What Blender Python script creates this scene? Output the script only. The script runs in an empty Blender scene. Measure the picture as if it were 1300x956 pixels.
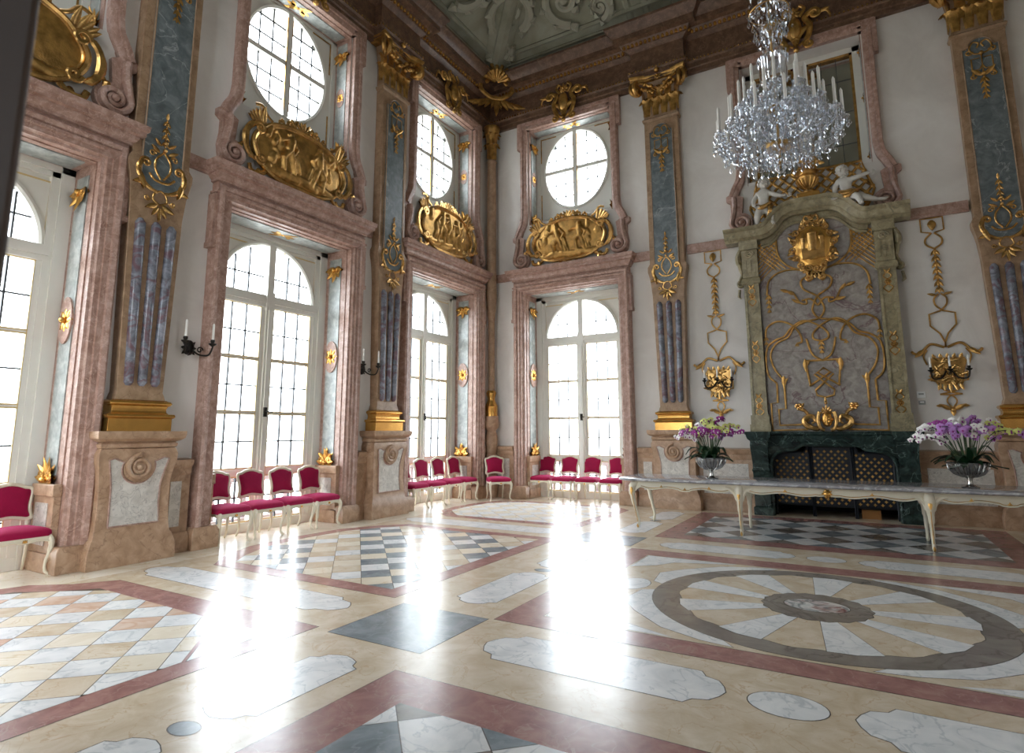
import bpy, bmesh, math, random
from mathutils import Vector, Matrix
PI = math.pi
S = bpy.context.scene
COL = S.collection
XW, YW = -8.22, 12.8          # plaster planes of the window wall and of the fireplace wall
XE, YS = 7.2, 0.2             # far wall and door wall
sin, cos = math.sin, math.cos

# ------------------------------------------------------------------ mesh builder
def cr(pts, n=6, closed=False):
    """Catmull-Rom curve through pts"""
    P = [Vector(p) for p in pts]; out = []
    N = len(P); segs = N if closed else N-1
    for i in range(segs):
        if closed: a, b, c, d = P[(i-1) % N], P[i], P[(i+1) % N], P[(i+2) % N]
        else:
            b, c = P[i], P[i+1]
            a = P[i-1] if i else b*2-c
            d = P[i+2] if i+2 < N else c*2-b
        for k in range(n):
            t = k/n
            out.append(0.5*((2*b)+(c-a)*t+(2*a-5*b+4*c-d)*t*t+(3*b-a-3*c+d)*t**3))
    if not closed: out.append(P[-1].copy())
    return out

def spiral(cx, cz, r0, r1, a0, turns, n=28):
    """points from radius r0 at angle a0, winding 'turns' (sign = sense) to r1"""
    return [(cx+(r0+(r1-r0)*(k/n)**.8)*cos(a0+2*PI*turns*k/n), cz+(r0+(r1-r0)*(k/n)**.8)*sin(a0+2*PI*turns*k/n)) for k in range(n+1)]

def arc(cx, cz, rx, rz, a0, a1, n=16):
    return [(cx+rx*cos(math.radians(a0+(a1-a0)*k/n)), cz+rz*sin(math.radians(a0+(a1-a0)*k/n))) for k in range(n+1)]

PARTLAB = {'seat_cushion': 'crimson velvet seat cushion', 'backrest_pad': 'crimson velvet back panel', 'gilt_flower': 'small gilded flower', 'gilded_base': 'bright gilded stepped base', 'blue_inlay': 'blue grey veined marble inlay',
           'flute': 'mottled grey and purple marble rod', 'inset_panel': 'pale grey marble panel', 'gilded_foliage': 'gilded acanthus leaves and volutes', 'gilded_lyre': 'gilded lyre-shaped scrolls', 'gilded_drop': 'gilded strapwork and husks',
           'table_top': 'grey veined marble top', 'gilt_mount': 'gilded leaf mount', 'gilt_shell': 'gilded shell on the apron', 'candle': 'white candle', 'hair': 'curly white marble hair', 'gilded_drape': 'gilded cloth', 'glass_pane': 'clear glass panes', 'stem': 'clear crystal stem',
           'gilded_strapwork': 'gilded interlaced bands', 'suspension_chain': 'gilded chain', 'arm': 'curved candle arm'}
class MB:
    def __init__(s): s.v = []; s.f = []; s.m = []
    def add(s, vs, fs, m=0):
        o = len(s.v); s.v += [tuple(v) for v in vs]
        for f in fs: s.f.append([i+o for i in f]); s.m.append(m)
        return s
    def box(s, x0, x1, y0, y1, z0, z1, m=0):
        v = [(x, y, z) for z in (z0, z1) for y in (y0, y1) for x in (x0, x1)]
        return s.add(v, [(0, 2, 3, 1), (4, 5, 7, 6), (0, 1, 5, 4), (2, 6, 7, 3), (0, 4, 6, 2), (1, 3, 7, 5)], m)
    def loft(s, rings, m=0, caps=True, closed=True):
        n = len(rings[0]); vs = [p for r in rings for p in r]; fs = []
        for i in range(len(rings)-1):
            for j in range(n if closed else n-1):
                k = (j+1) % n
                fs.append((i*n+j, i*n+k, (i+1)*n+k, (i+1)*n+j))
        if caps: fs += [tuple(range(n))[::-1], tuple((len(rings)-1)*n+j for j in range(n))]
        return s.add(vs, fs, m)
    def lathe(s, prof, n=20, c=(0, 0, 0), m=0, sc=(1, 1)):
        R = [[(c[0]+r*cos(2*PI*j/n)*sc[0], c[1]+r*sin(2*PI*j/n)*sc[1], c[2]+z) for j in range(n)] for r, z in prof]
        return s.loft(R, m)
    def tube(s, pts, r, n=6, m=0, flat=None, up=None):
        """round tube; r number or list; flat=(a,b) squeezes the section along (side, up)"""
        P = [Vector(p) for p in pts]; N = len(P)
        if not isinstance(r, (list, tuple)): r = [r]*N
        if len(r) != N: r = [r[0]+(r[-1]-r[0])*i/(N-1) if len(r) == 2 else r[min(len(r)-1, int(i*(len(r)-1)/(N-1)+.5))] for i in range(N)]
        T = [(P[min(i+1, N-1)]-P[max(i-1, 0)]).normalized() for i in range(N)]
        nrm = Vector(up) if up else (Vector((0, 0, 1)) if abs(T[0].z) < .9 else Vector((1, 0, 0)))
        a, b = flat or (1, 1); rings = []
        for i in range(N):
            if up: nn = Vector(up)
            else: nn = nrm
            nn = nn-T[i]*nn.dot(T[i])
            if nn.length < 1e-5: nn = T[i].orthogonal()
            nn.normalize(); nrm = nn; bb = T[i].cross(nn)
            rings.append([P[i]+(bb*cos(2*PI*j/n)*a+nn*sin(2*PI*j/n)*b)*r[i] for j in range(n)])
        return s.loft(rings, m)
    def ball(s, c, r, nu=8, nv=6, m=0, rot=None):
        if not isinstance(r, (list, tuple)): r = (r, r, r)
        vs = []; fs = []
        for i in range(1, nv):
            t = PI*i/nv
            for j in range(nu):
                p = 2*PI*j/nu; vs.append(Vector((r[0]*sin(t)*cos(p), r[1]*sin(t)*sin(p), r[2]*cos(t))))
        vs += [Vector((0, 0, r[2])), Vector((0, 0, -r[2]))]
        if rot: vs = [rot @ v for v in vs]
        vs = [v+Vector(c) for v in vs]
        for i in range(nv-2):
            for j in range(nu):
                k = (j+1) % nu; fs.append((i*nu+j, (i+1)*nu+j, (i+1)*nu+k, i*nu+k))
        t, b = len(vs)-2, len(vs)-1
        for j in range(nu):
            k = (j+1) % nu; fs += [(t, j, k), (b, (nv-2)*nu+k, (nv-2)*nu+j)]
        return s.add(vs, fs, m)
    def octa(s, c, r, h0, h1, m=0, n=4, a=0):
        vs = [(c[0]+r*cos(a+2*PI*j/n), c[1]+r*sin(a+2*PI*j/n), c[2]) for j in range(n)]+[(c[0], c[1], c[2]+h1), (c[0], c[1], c[2]-h0)]
        return s.add(vs, [(j, (j+1) % n, n) for j in range(n)]+[((j+1) % n, j, n+1) for j in range(n)], m)
    def prism(s, poly, d0, d1, plane='uz', m=0):
        if plane == 'uz': A = [(p[0], d0, p[1]) for p in poly]; B = [(p[0], d1, p[1]) for p in poly]
        elif plane == 'xy': A = [(p[0], p[1], d0) for p in poly]; B = [(p[0], p[1], d1) for p in poly]
        else: A = [(d0, p[0], p[1]) for p in poly]; B = [(d1, p[0], p[1]) for p in poly]
        return s.loft([A, B], m)
    def ringplate(s, inner, outer, d0, d1, m=0):
        """flat plate in the wall plane with a hole (loops of equal length)"""
        q = lambda L, d: [(p[0], d, p[1]) for p in L]
        R = [q(inner, d0), q(outer, d0), q(outer, d1), q(inner, d1), q(inner, d0)]
        return s.loft(R, m, caps=False)
    def mould(s, path, prof, plane='xy', m=0, closed=False, caps=True):
        P = [Vector((p[0], p[1])) for p in path]; N = len(P); rings = []
        for i in range(N):
            pr = P[(i-1) % N] if (closed or i) else None; nx = P[(i+1) % N] if (closed or i < N-1) else None
            d1 = (P[i]-pr).normalized() if pr is not None else None; d2 = (nx-P[i]).normalized() if nx is not None else None
            if d1 is None: d1 = d2
            if d2 is None: d2 = d1
            n1 = Vector((d1.y, -d1.x)); n2 = Vector((d2.y, -d2.x)); q = 1+n1.dot(n2)
            off = (n1+n2)/q if q > .15 else n1
            if plane == 'xy': rings.append([(P[i].x+off.x*o, P[i].y+off.y*o, h) for o, h in prof])
            else: rings.append([(P[i].x+off.x*o, -h, P[i].y+off.y*o) for o, h in prof])
        if closed: rings.append(rings[0])
        return s.loft(rings, m, caps=caps and not closed, closed=False)
    def strap(s, pts, w, d, m=0, t=.6, n=6, taper=None):
        """gilded strap lying in the wall plane at depth d (pts are (u,z))"""
        P = [(p[0], d, p[1]) for p in pts]
        return s.tube(P, taper or w, n, m, flat=(1, t), up=(0, -1, 0))
    def leaf(s, u, z, ang, L, W, d=0., t=.35, m=0, bulge=.2):
        """almond leaf in the wall plane; ang in degrees from +u"""
        a = math.radians(ang); R = Matrix.Rotation(-a, 3, 'Y')
        vs = []; N = 6
        for i in range(N+1):
            x = i/N; w = W*sin(PI*min(1, x*.93+.06))**.8*(1-.35*x)
            for j, y in enumerate((-1, -.45, 0, .45, 1)):
                hh = (-t*W*(1-y*y)*sin(PI*(x*.9+.08)))-bulge*L*x*x
                vs.append((x*L, hh, y*w))
        n = len(vs); back = [(v[0], .004, v[2]*.9) for v in vs]
        vs = [R @ Vector(v)+Vector((u, d, z)) for v in vs+back]; fs = []
        for i in range(N):
            for j in range(4):
                q = (i*5+j, i*5+j+1, i*5+j+6, i*5+j+5); fs += [q, tuple(n+k for k in q[::-1])]
        return s.add(vs, fs, m)
    def husk(s, u, z, h, d=0., m=0):
        for a in (-90, -58, -122): s.leaf(u, z, a, h, h*.22, d, m=m, bulge=.12)
        s.ball((u, d-.01, z), h*.16, 6, 5, m)
        return s
    def rosette(s, u, z, R, d=0., m=0, n=8, sq=1.):
        for k in range(n):
            a = 360*k/n; s.leaf(u+.12*R*cos(math.radians(a)), z+.12*R*sin(math.radians(a))*sq, a, R*(.9 if k % 2 else .75), R*.26, d, m=m, bulge=-.12)
        s.ball((u, d-R*.14, z), R*.2, 8, 6, m)
        return s
    def xf(s, M): s.v = [tuple(M @ Vector(v)) for v in s.v]; return s
    def join(s, o):
        k = len(s.v); s.v += o.v; s.f += [[i+k for i in f] for f in o.f]; s.m += o.m; return s
    def build(s, name, mats, parent=None, smooth=38, bevel=0, sub=0):
        me = bpy.data.meshes.new(name); me.from_pydata(s.v, [], s.f)
        if not isinstance(mats, (list, tuple)): mats = [mats]
        for m in mats: me.materials.append(m)
        me.polygons.foreach_set('material_index', [min(i, len(mats)-1) for i in s.m])
        bm = bmesh.new(); bm.from_mesh(me); bmesh.ops.recalc_face_normals(bm, faces=bm.faces); bm.to_mesh(me); bm.free()
        if smooth:
            me.polygons.foreach_set('use_smooth', [True]*len(me.polygons)); me.set_sharp_from_angle(angle=math.radians(smooth))
        o = bpy.data.objects.new(name, me); COL.objects.link(o)
        if parent is not None:
            o.parent = parent
            if name in PARTLAB: o['label'] = PARTLAB[name]
        if bevel:
            b = o.modifiers.new('bevel', 'BEVEL'); b.width = bevel; b.segments = 2; b.limit_method = 'ANGLE'; b.angle_limit = math.radians(50); b.harden_normals = False
        if sub:
            b = o.modifiers.new('sub', 'SUBSURF'); b.levels = sub; b.render_levels = sub
        return o

def thing(name, label, cat, loc=(0, 0, 0), rz=0., group=None):
    o = bpy.data.objects.new(name, None); COL.objects.link(o); o.location = loc; o.rotation_euler = (0, 0, rz)
    o['label'] = label; o['category'] = cat
    if group: o['group'] = group
    return o
def tag(o, label, cat, group=None):
    o['label'] = label; o['category'] = cat
    if group: o['group'] = group
    return o
def struct(name, loc=(0, 0, 0), rz=0.):
    o = bpy.data.objects.new(name, None); COL.objects.link(o); o.location = loc; o.rotation_euler = (0, 0, rz); o['kind'] = 'structure'
    return o
def copy_tree(o, parent=None):
    c = o.copy(); COL.objects.link(c)
    if parent is not None: c.parent = parent
    for ch in list(o.children): copy_tree(ch, c)
    return c
def on_wall(w, u): return ((XW, u, 0), PI/2) if w == 'L' else (((u, YW, 0), 0.) if w == 'R' else (((XE, u, 0), -PI/2) if w == 'E' else ((u, YS-.05, 0), PI)))
def put(o, w, u):
    o.location, r = on_wall(w, u); o.rotation_euler = (0, 0, r); return o

# ------------------------------------------------------------------ materials
def lin(h):
    c = [int(h[i:i+2], 16)/255 for i in (0, 2, 4)]
    return tuple((x/12.92 if x <= .04045 else ((x+.055)/1.055)**2.4) for x in c)+(1,)
class NT:
    def __init__(s, name):
        s.mat = bpy.data.materials.new(name); s.mat.use_nodes = True; s.t = s.mat.node_tree; s.N = s.t.nodes; s.b = s.N['Principled BSDF']
    def n(s, ty, **k):
        o = s.N.new(ty)
        for a, v in k.items():
            if a in o.inputs.keys(): o.inputs[a].default_value = v
            else: setattr(o, a, v)
        return o
    def l(s, a, b): s.t.links.new(a, b)
def solid(name, col, rough=.5, metal=0., var=.12, scale=6., bump=0., bscale=40., spec=.5, sheen=0.):
    q = NT(name); g = q.n('ShaderNodeNewGeometry'); c = lin(col)
    no = q.n('ShaderNodeTexNoise'); no.inputs['Scale'].default_value = scale; no.inputs['Detail'].default_value = 5; q.l(g.outputs['Position'], no.inputs['Vector'])
    mx = q.n('ShaderNodeMix', data_type='RGBA'); mx.inputs[6].default_value = tuple(x*(1-var) for x in c[:3])+(1,); mx.inputs[7].default_value = tuple(min(1, x*(1+var)) for x in c[:3])+(1,)
    q.l(no.outputs['Fac'], mx.inputs[0]); q.l(mx.outputs[2], q.b.inputs['Base Color'])
    q.b.inputs['Roughness'].default_value = rough; q.b.inputs['Metallic'].default_value = metal; q.b.inputs['Specular IOR Level'].default_value = spec
    if sheen:
        q.b.inputs['Sheen Weight'].default_value = sheen; q.b.inputs['Sheen Roughness'].default_value = .4; q.b.inputs['Sheen Tint'].default_value = (.95, .2, .45, 1)
    if bump:
        nb = q.n('ShaderNodeTexNoise'); nb.inputs['Scale'].default_value = bscale; nb.inputs['Detail'].default_value = 4; q.l(g.outputs['Position'], nb.inputs['Vector'])
        bp = q.n('ShaderNodeBump'); bp.inputs['Strength'].default_value = bump; bp.inputs['Distance'].default_value = .02; q.l(nb.outputs['Fac'], bp.inputs['Height']); q.l(bp.outputs[0], q.b.inputs['Normal'])
    return q.mat
def marble(name, cols, scale=1.6, vein=None, vscale=2.2, vw=.05, rough=.25, mott=.5, spec=.5, detail=8, bump=0.):
    """mottled stone: three colours through a distorted noise, thin veins on top"""
    q = NT(name); g = q.n('ShaderNodeNewGeometry')
    n1 = q.n('ShaderNodeTexNoise'); n1.inputs['Scale'].default_value = scale; n1.inputs['Detail'].default_value = detail; n1.inputs['Roughness'].default_value = .62; n1.inputs['Distortion'].default_value = mott
    q.l(g.outputs['Position'], n1.inputs['Vector'])
    r = q.n('ShaderNodeValToRGB'); e = r.color_ramp.elements
    e[0].position = .32; e[0].color = lin(cols[0]); e[1].position = .68; e[1].color = lin(cols[-1])
    for i, c in enumerate(cols[1:-1]):
        x = e.new(.32+.36*(i+1)/(len(cols)-1)); x.color = lin(c)
    q.l(n1.outputs['Fac'], r.inputs[0]); out = r.outputs[0]
    if vein:
        n2 = q.n('ShaderNodeTexNoise'); n2.inputs['Scale'].default_value = vscale; n2.inputs['Detail'].default_value = 7; n2.inputs['Distortion'].default_value = 1.2
        q.l(g.outputs['Position'], n2.inputs['Vector'])
        m1 = q.n('ShaderNodeMath', operation='SUBTRACT'); m1.inputs[1].default_value = .5; q.l(n2.outputs['Fac'], m1.inputs[0])
        m2 = q.n('ShaderNodeMath', operation='ABSOLUTE'); q.l(m1.outputs[0], m2.inputs[0])
        mr = q.n('ShaderNodeMapRange'); mr.inputs[1].default_value = 0; mr.inputs[2].default_value = vw; mr.inputs[3].default_value = .8; mr.inputs[4].default_value = 0; q.l(m2.outputs[0], mr.inputs[0])
        mx = q.n('ShaderNodeMix', data_type='RGBA'); q.l(mr.outputs[0], mx.inputs[0]); q.l(out, mx.inputs[6]); mx.inputs[7].default_value = lin(vein); out = mx.outputs[2]
    q.l(out, q.b.inputs['Base Color']); q.b.inputs['Roughness'].default_value = rough; q.b.inputs['Specular IOR Level'].default_value = spec
    if bump:
        bp = q.n('ShaderNodeBump'); bp.inputs['Strength'].default_value = bump; bp.inputs['Distance'].default_value = .02; q.l(n1.outputs['Fac'], bp.inputs['Height']); q.l(bp.outputs[0], q.b.inputs['Normal'])
    return q.mat
def goldmat(name, col, rough, bump=.25, bscale=30., dark=.45, metal=.88):
    q = NT(name); g = q.n('ShaderNodeNewGeometry'); c = lin(col)
    no = q.n('ShaderNodeTexNoise'); no.inputs['Scale'].default_value = bscale; no.inputs['Detail'].default_value = 5; q.l(g.outputs['Position'], no.inputs['Vector'])
    n2 = q.n('ShaderNodeTexNoise'); n2.inputs['Scale'].default_value = 7; n2.inputs['Detail'].default_value = 4; q.l(g.outputs['Position'], n2.inputs['Vector'])
    mx = q.n('ShaderNodeMix', data_type='RGBA'); mx.inputs[6].default_value = tuple(x*(1-dark) for x in c[:3])+(1,); mx.inputs[7].default_value = c
    mr = q.n('ShaderNodeMapRange'); mr.inputs[1].default_value = .35; mr.inputs[2].default_value = .6; q.l(n2.outputs['Fac'], mr.inputs[0])
    q.l(mr.outputs[0], mx.inputs[0]); q.l(mx.outputs[2], q.b.inputs['Base Color'])
    q.b.inputs['Metallic'].default_value = metal; q.b.inputs['Roughness'].default_value = rough
    bp = q.n('ShaderNodeBump'); bp.inputs['Strength'].default_value = bump; bp.inputs['Distance'].default_value = .02; q.l(no.outputs['Fac'], bp.inputs['Height']); q.l(bp.outputs[0], q.b.inputs['Normal'])
    return q.mat
M = {}
M['plaster'] = marble('plaster', ['d6d0ca', 'e0dbd5', 'e8e4df'], .9, None, rough=.7, spec=.25, mott=.8)
M['plaster3'] = solid('plaster_far', 'a39a92', .8, var=.06)
M['plaster2'] = solid('plaster_niche', 'd6d1ca', .7, var=.05, scale=2.5)
M['pink'] = marble('pink_marble', ['906e60', 'a78678', 'bda093'], 9., 'c8ab9d', 7., .022, .38, .45)
M['brown'] = marble('brown_marble', ['8d7055', 'a18467', 'b4967a'], 7., '86684f', 3.5, .015, .4, .45)
M['buff'] = marble('buff_marble', ['98785d', 'ad8d71', 'bfa186'], 6.5, '8d6d56', 3.5, .014, .38, .45)
M['entab'] = marble('entablature_marble', ['513a2d', '644a39', '7a5c48'], 7., '8a6a54', 4.2, .018, .4, .4)
M['blue'] = marble('blue_grey_marble', ['525a5c', '687072', '808787'], 6.5, 'a5aaa8', 1.1, .008, .3, .7)
M['greymarb'] = marble('grey_marble', ['8d9696', 'a5acab', 'bfc3c0'], 3.2, 'd9d9d4', 2.1, .04, .3, 1.2)
M['reveal'] = marble('reveal_marble', ['868b89', 'a0a4a1', 'bcbfbb'], 8., None, 2.4, .045, .32, .5)
M['mauve'] = marble('mauve_flutes', ['56535a', '777a84', '9a9ca6'], 7., '6d4a50', 2.6, .06, .22, 1.)
M['panel'] = marble('white_grey_marble', ['b9b3a9', 'cbc5bc', 'd9d4cb'], 9., '8f8a83', 9., .02, .4, .6)
M['green'] = marble('dark_green_marble', ['151d1b', '273632', '3e514b'], 7., '6c827b', 2.2, .012, .2, .8)
M['olive'] = marble('olive_marble', ['7a7059', '978c6d', 'b1a588'], 7., '6b6550', 3.2, .018, .33, .5)
M['greypan'] = marble('mauve_grey_marble', ['7f7871', '9a928b', 'b0a8a0'], 9., '6a4a50', .8, .01, .33, .5)
M['gold'] = goldmat('gilding', 'e0b06a', .25, .2, 35, .5)
M['goldb'] = goldmat('bright_gilding', 'e3ad5c', .25, .08, 14, .15)
M['goldd'] = goldmat('aged_gilding', 'd5a660', .3, .35, 45, .5)
M['cream'] = solid('cream_paint', 'e2e0d7', .45, var=.05)
M['cream2'] = solid('ivory_paint', 'ded6c0', .35, var=.05, scale=14)
M['lead'] = solid('lead_came', '3a3d40', .5)
M['palegilt'] = solid('pale_gilt_paint', 'd8c08a', .4, var=.08)
M['velvet'] = solid('crimson_velvet', '95123f', .8, var=.12, scale=25, bump=.08, bscale=220, sheen=.5, spec=.2)
M['iron'] = solid('dark_iron', '2a2622', .4, metal=.7)
M['candle'] = solid('white_candle', 'f4f1ea', .5, var=.03)
M['wood'] = solid('dark_brown_wood', '3b281b', .5, var=.25, scale=9)
M['statue'] = marble('white_statue_marble', ['b8b2a8', 'cfcac1', 'dcd8d0'], 4., None, rough=.4)
M['stucco'] = marble('stucco', ['83826f', '92917f', 'a09f8e'], 1.2, None, rough=.85, spec=.2)
M['stucco2'] = solid('stucco_relief', 'a3a190', .85, var=.12, scale=3, spec=.2)
M['tabletop'] = marble('table_marble', ['7d7c80', '949397', 'b2b1b3'], 5., 'c9c8ca', 3., .05, .1, 1.2)
M['silver'] = goldmat('silver', 'b3b1ad', .17, .12, 16, .15, 1.)
M['leafg'] = solid('orchid_leaf', '1d3a22', .35, var=.3, scale=20)
M['stem'] = solid('orchid_stem', '3b5230', .5)
M['fl_white'] = solid('white_petals', 'eeeae6', .5, var=.06)
M['fl_lime'] = solid('lime_petals', 'd3d77c', .5, var=.1)
M['fl_mag'] = solid('magenta_petals', '932a86', .5, var=.2, scale=30)
M['fl_lil'] = solid('lilac_petals', 'bd86cd', .5, var=.2, scale=30)
M['navy'] = solid('dark_grille_paint', '12171f', .4)
M['soot'] = solid('soot', '0b0a09', .9)
M['board'] = solid('orange_board', '9c6a34', .55)
M['stone'] = solid('outdoor_stone', '8f7f80', .8)
M['whitepl'] = solid('white_plastic', 'f8f8f6', .4, var=.01)
M['greypl'] = solid('grey_plastic', '9a9d9a', .5, var=.03)
# floor stones
def fl(name, cols, vein, sc=2.2, vs=2., vw=.04, mott=1.2): return marble(name, cols, sc, vein, vs, vw, .23, mott*.6, .5)
FLM = [fl('floor_beige', ['c1ae93', 'cdbda5', 'dacdb9'], 'bda384', 4., 2.4, .009),
       fl('floor_white', ['d0d3d4', 'e0e1e1', 'ebebe9'], 'b9bfc3', 4.5, 3.4, .025),
       fl('floor_red', ['8a605c', '996e69', 'a97f78'], 'a98780', 6., 4., .014),
       fl('floor_blue', ['66727a', '7a868d', '929ca1'], '8f999e', 4., 2.6, .02),
       fl('floor_grey', ['6f6962', '7f7871', '8f8880'], '615b55', 2.4, 1.4, .02),
       fl('floor_joint', ['3d3936', '4a4541', '57514c'], None),
       fl('floor_pale_beige', ['d8cbb4', 'e1d7c3', 'e9e1d2'], 'c9b492', 2.6, 2.6, .012),
       fl('floor_peach', ['c7aa94', 'd2b8a4', 'ddc9b8'], 'c39c84', 2.4, 2.4, .05),
       fl('floor_breccia', ['7c3f3c', 'd8d6d2', 'b9bdbd'], '596468', 5., 3., .06)]
def glassmat():
    q = NT('window_glass'); q.N.remove(q.b)
    tr = q.n('ShaderNodeBsdfTransparent'); tr.inputs[0].default_value = (.97, .98, .98, 1)
    gl = q.n('ShaderNodeBsdfGlossy'); gl.inputs['Roughness'].default_value = .03
    lw = q.n('ShaderNodeLayerWeight'); lw.inputs[0].default_value = .5; p = q.n('ShaderNodeMath', operation='POWER'); p.inputs[1].default_value = 5
    ad = q.n('ShaderNodeMath', operation='MULTIPLY_ADD'); ad.inputs[1].default_value = .9; ad.inputs[2].default_value = .035; mx = q.n('ShaderNodeMixShader')
    q.l(lw.outputs['Facing'], p.inputs[0]); q.l(p.outputs[0], ad.inputs[0])
    q.l(ad.outputs[0], mx.inputs[0]); q.l(tr.outputs[0], mx.inputs[1]); q.l(gl.outputs[0], mx.inputs[2]); q.l(mx.outputs[0], q.N['Material Output'].inputs[0]); return q.mat
M['glass'] = glassmat()
def crystalmat():
    q = NT('cut_crystal'); q.N.remove(q.b)
    tr = q.n('ShaderNodeBsdfTransparent'); tr.inputs[0].default_value = (.9, .92, .95, 1)
    gl = q.n('ShaderNodeBsdfGlossy'); gl.inputs['Roughness'].default_value = .06; gl.inputs['Color'].default_value = (.97, .98, 1, 1)
    fr = q.n('ShaderNodeLayerWeight'); fr.inputs[0].default_value = .62; mx = q.n('ShaderNodeMixShader')
    q.l(fr.outputs['Facing'], mx.inputs[0]); q.l(tr.outputs[0], mx.inputs[1]); q.l(gl.outputs[0], mx.inputs[2]); q.l(mx.outputs[0], q.N['Material Output'].inputs[0]); return q.mat
M['crystal'] = crystalmat()
q = NT('mirror_glass'); q.b.inputs['Base Color'].default_value = (.5, .5, .5, 1); q.b.inputs['Metallic'].default_value = 1; q.b.inputs['Roughness'].default_value = .06; M['mirror'] = q.mat
# ------------------------------------------------------------------ floor: inlaid stones, laid out on the room's axes
FB, FW, FR, FBL, FG, FJ, FP, FPE, FBR = range(9)
def clip(poly, cv):
    """Sutherland-Hodgman against a convex counter-clockwise polygon"""
    out = list(poly)
    for i in range(len(cv)):
        a, b = cv[i], cv[(i+1) % len(cv)]; inp, out = out, []
        side = lambda p: (b[0]-a[0])*(p[1]-a[1])-(b[1]-a[1])*(p[0]-a[0])
        for j in range(len(inp)):
            p, r = inp[j], inp[(j+1) % len(inp)]; sp, sr = side(p), side(r)
            if sp >= 0: out.append(p)
            if (sp < 0) != (sr < 0):
                t = sp/(sp-sr); out.append((p[0]+(r[0]-p[0])*t, p[1]+(r[1]-p[1])*t))
        if not out: return []
    return out
floor = MB()
LZ = .0007
def area(p): return sum(p[i][0]*p[(i+1) % len(p)][1]-p[(i+1) % len(p)][0]*p[i][1] for i in range(len(p)))/2
def slab(poly, m, layer, joint=.006):
    if area(poly) < 0: poly = poly[::-1]
    if joint:
        N = len(poly); P = [Vector(p[:2]) for p in poly]; o = []
        for i in range(N):
            d1 = P[i]-P[i-1]; d2 = P[(i+1) % N]-P[i]
            if d1.length < 1e-6 or d2.length < 1e-6: o.append(P[i]); continue
            d1.normalize(); d2.normalize(); n1 = Vector((d1.y, -d1.x)); n2 = Vector((d2.y, -d2.x))
            o.append(P[i]+(n1+n2)/max(.4, 1+n1.dot(n2))*joint)
        floor.add([(p.x, p.y, LZ*(layer-.5)) for p in o], [tuple(range(N))], FJ)
    floor.add([(p[0], p[1], LZ*layer) for p in poly], [tuple(range(len(poly)))], m)
def rect(x0, y0, x1, y1): return [(x0, y0), (x1, y0), (x1, y1), (x0, y1)]
def mx_(p): return [(-1-x, y) for x, y in p]
def both(poly, m, layer, joint=.006): slab(poly, m, layer, joint); slab(mx_(poly), m, layer, joint)
def hexp(x0, y0, x1, y1, c=.16, ax='x'):
    """lozenge-ended panel with small shoulders"""
    if ax == 'x':
        ym = (y0+y1)/2; h = (y1-y0)/2; E = [(-c, -h), (-c*.8, -h*.72), (-c*.35, -h*.6), (-c*.12, -h*.3), (0, 0), (-c*.12, h*.3), (-c*.35, h*.6), (-c*.8, h*.72), (-c, h)]
        return [(x1+a, ym+b) for a, b in E]+[(x0-a, ym-b) for a, b in E]
    return [(a, b) for b, a in hexp(y0, x0, y1, x1, c)]
def ell(cx, cy, rx, ry, n=40): return [(cx+rx*cos(2*PI*k/n), cy+ry*sin(2*PI*k/n)) for k in range(n)]
floor.add([(XW-1.2, YS-3, 0), (XE+1, YS-3, 0), (XE+1, YW+1, 0), (XW-1.2, YW+1, 0)], [(0, 1, 2, 3)], FB)
rnd = random.Random(5)
def checks(cv, cols, layer, s=.455, ox=0., oy=0.):
    xs = [p[0] for p in cv]; ys = [p[1] for p in cv]; h = s/2
    i0, i1 = int((min(xs)-ox)/h)-2, int((max(xs)-ox)/h)+3; j0, j1 = int((min(ys)-oy)/h)-2, int((max(ys)-oy)/h)+3
    for i in range(i0, i1):
        for j in range(j0, j1):
            if (i+j) % 2: continue
            cx, cy = ox+i*h, oy+j*h; k = .004
            t = clip([(cx+h-k, cy), (cx, cy+h-k), (cx-h+k, cy), (cx, cy-h+k)], cv)
            if len(t) > 2 and abs(area(t)) > .002:
                a, b = (i+j)//2, (i-j)//2
                floor.add([(p[0], p[1], LZ*layer) for p in t], [tuple(range(len(t)))], cols(a, b))
def c_warm(a, b): return FW if (a+b) % 2 else rnd.choice([FB, FPE, FP, FP])
def c_blue(a, b): return (FW if (a+b) % 4 != 3 else FP) if (a+b) % 2 else (FBL if (a//2) % 2 == 0 else FB)
def c_pale(a, b): return FW if (a+b) % 2 else FP
def c_dark(a, b): return FW if (a+b) % 2 else (FG if a % 2 else FBL)
# the window strip
both(rect(XW-1, YS, -7.5, YW), FP, .6, 0)
# three fields along the windows, each a red frame round diagonal tiles
def field(outer, inner, cols, ox, oy):
    both(outer, FR, 2); both(inner, FJ, 3, 0)
    for mir in (0, 1):
        cv = inner if not mir else mx_(inner)
        if area(cv) < 0: cv = cv[::-1]
        checks(cv, cols, 4, .46, ox if not mir else -1-ox, oy)
field([(-4.02, .35), (-4.02, 3.65), (-7.15, 3.65), (-7.4, 3.3), (-7.75, 3.05), (-7.9, 2.6), (-7.9, 1.4), (-7.4, .6), (-7.15, .35)],
      [(-4.25, .75), (-4.25, 2.63), (-4.93, 3.33), (-6.95, 3.36), (-7.25, 3.05), (-7.55, 2.85), (-7.62, 2.5), (-7.62, 1.5), (-7.25, .95), (-6.95, .64), (-4.93, .66)], c_warm, -6.8, 2.94)
both([(-4.24, 2.66), (-4.24, 3.34), (-4.88, 3.34)], FW, 3.2)
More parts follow.
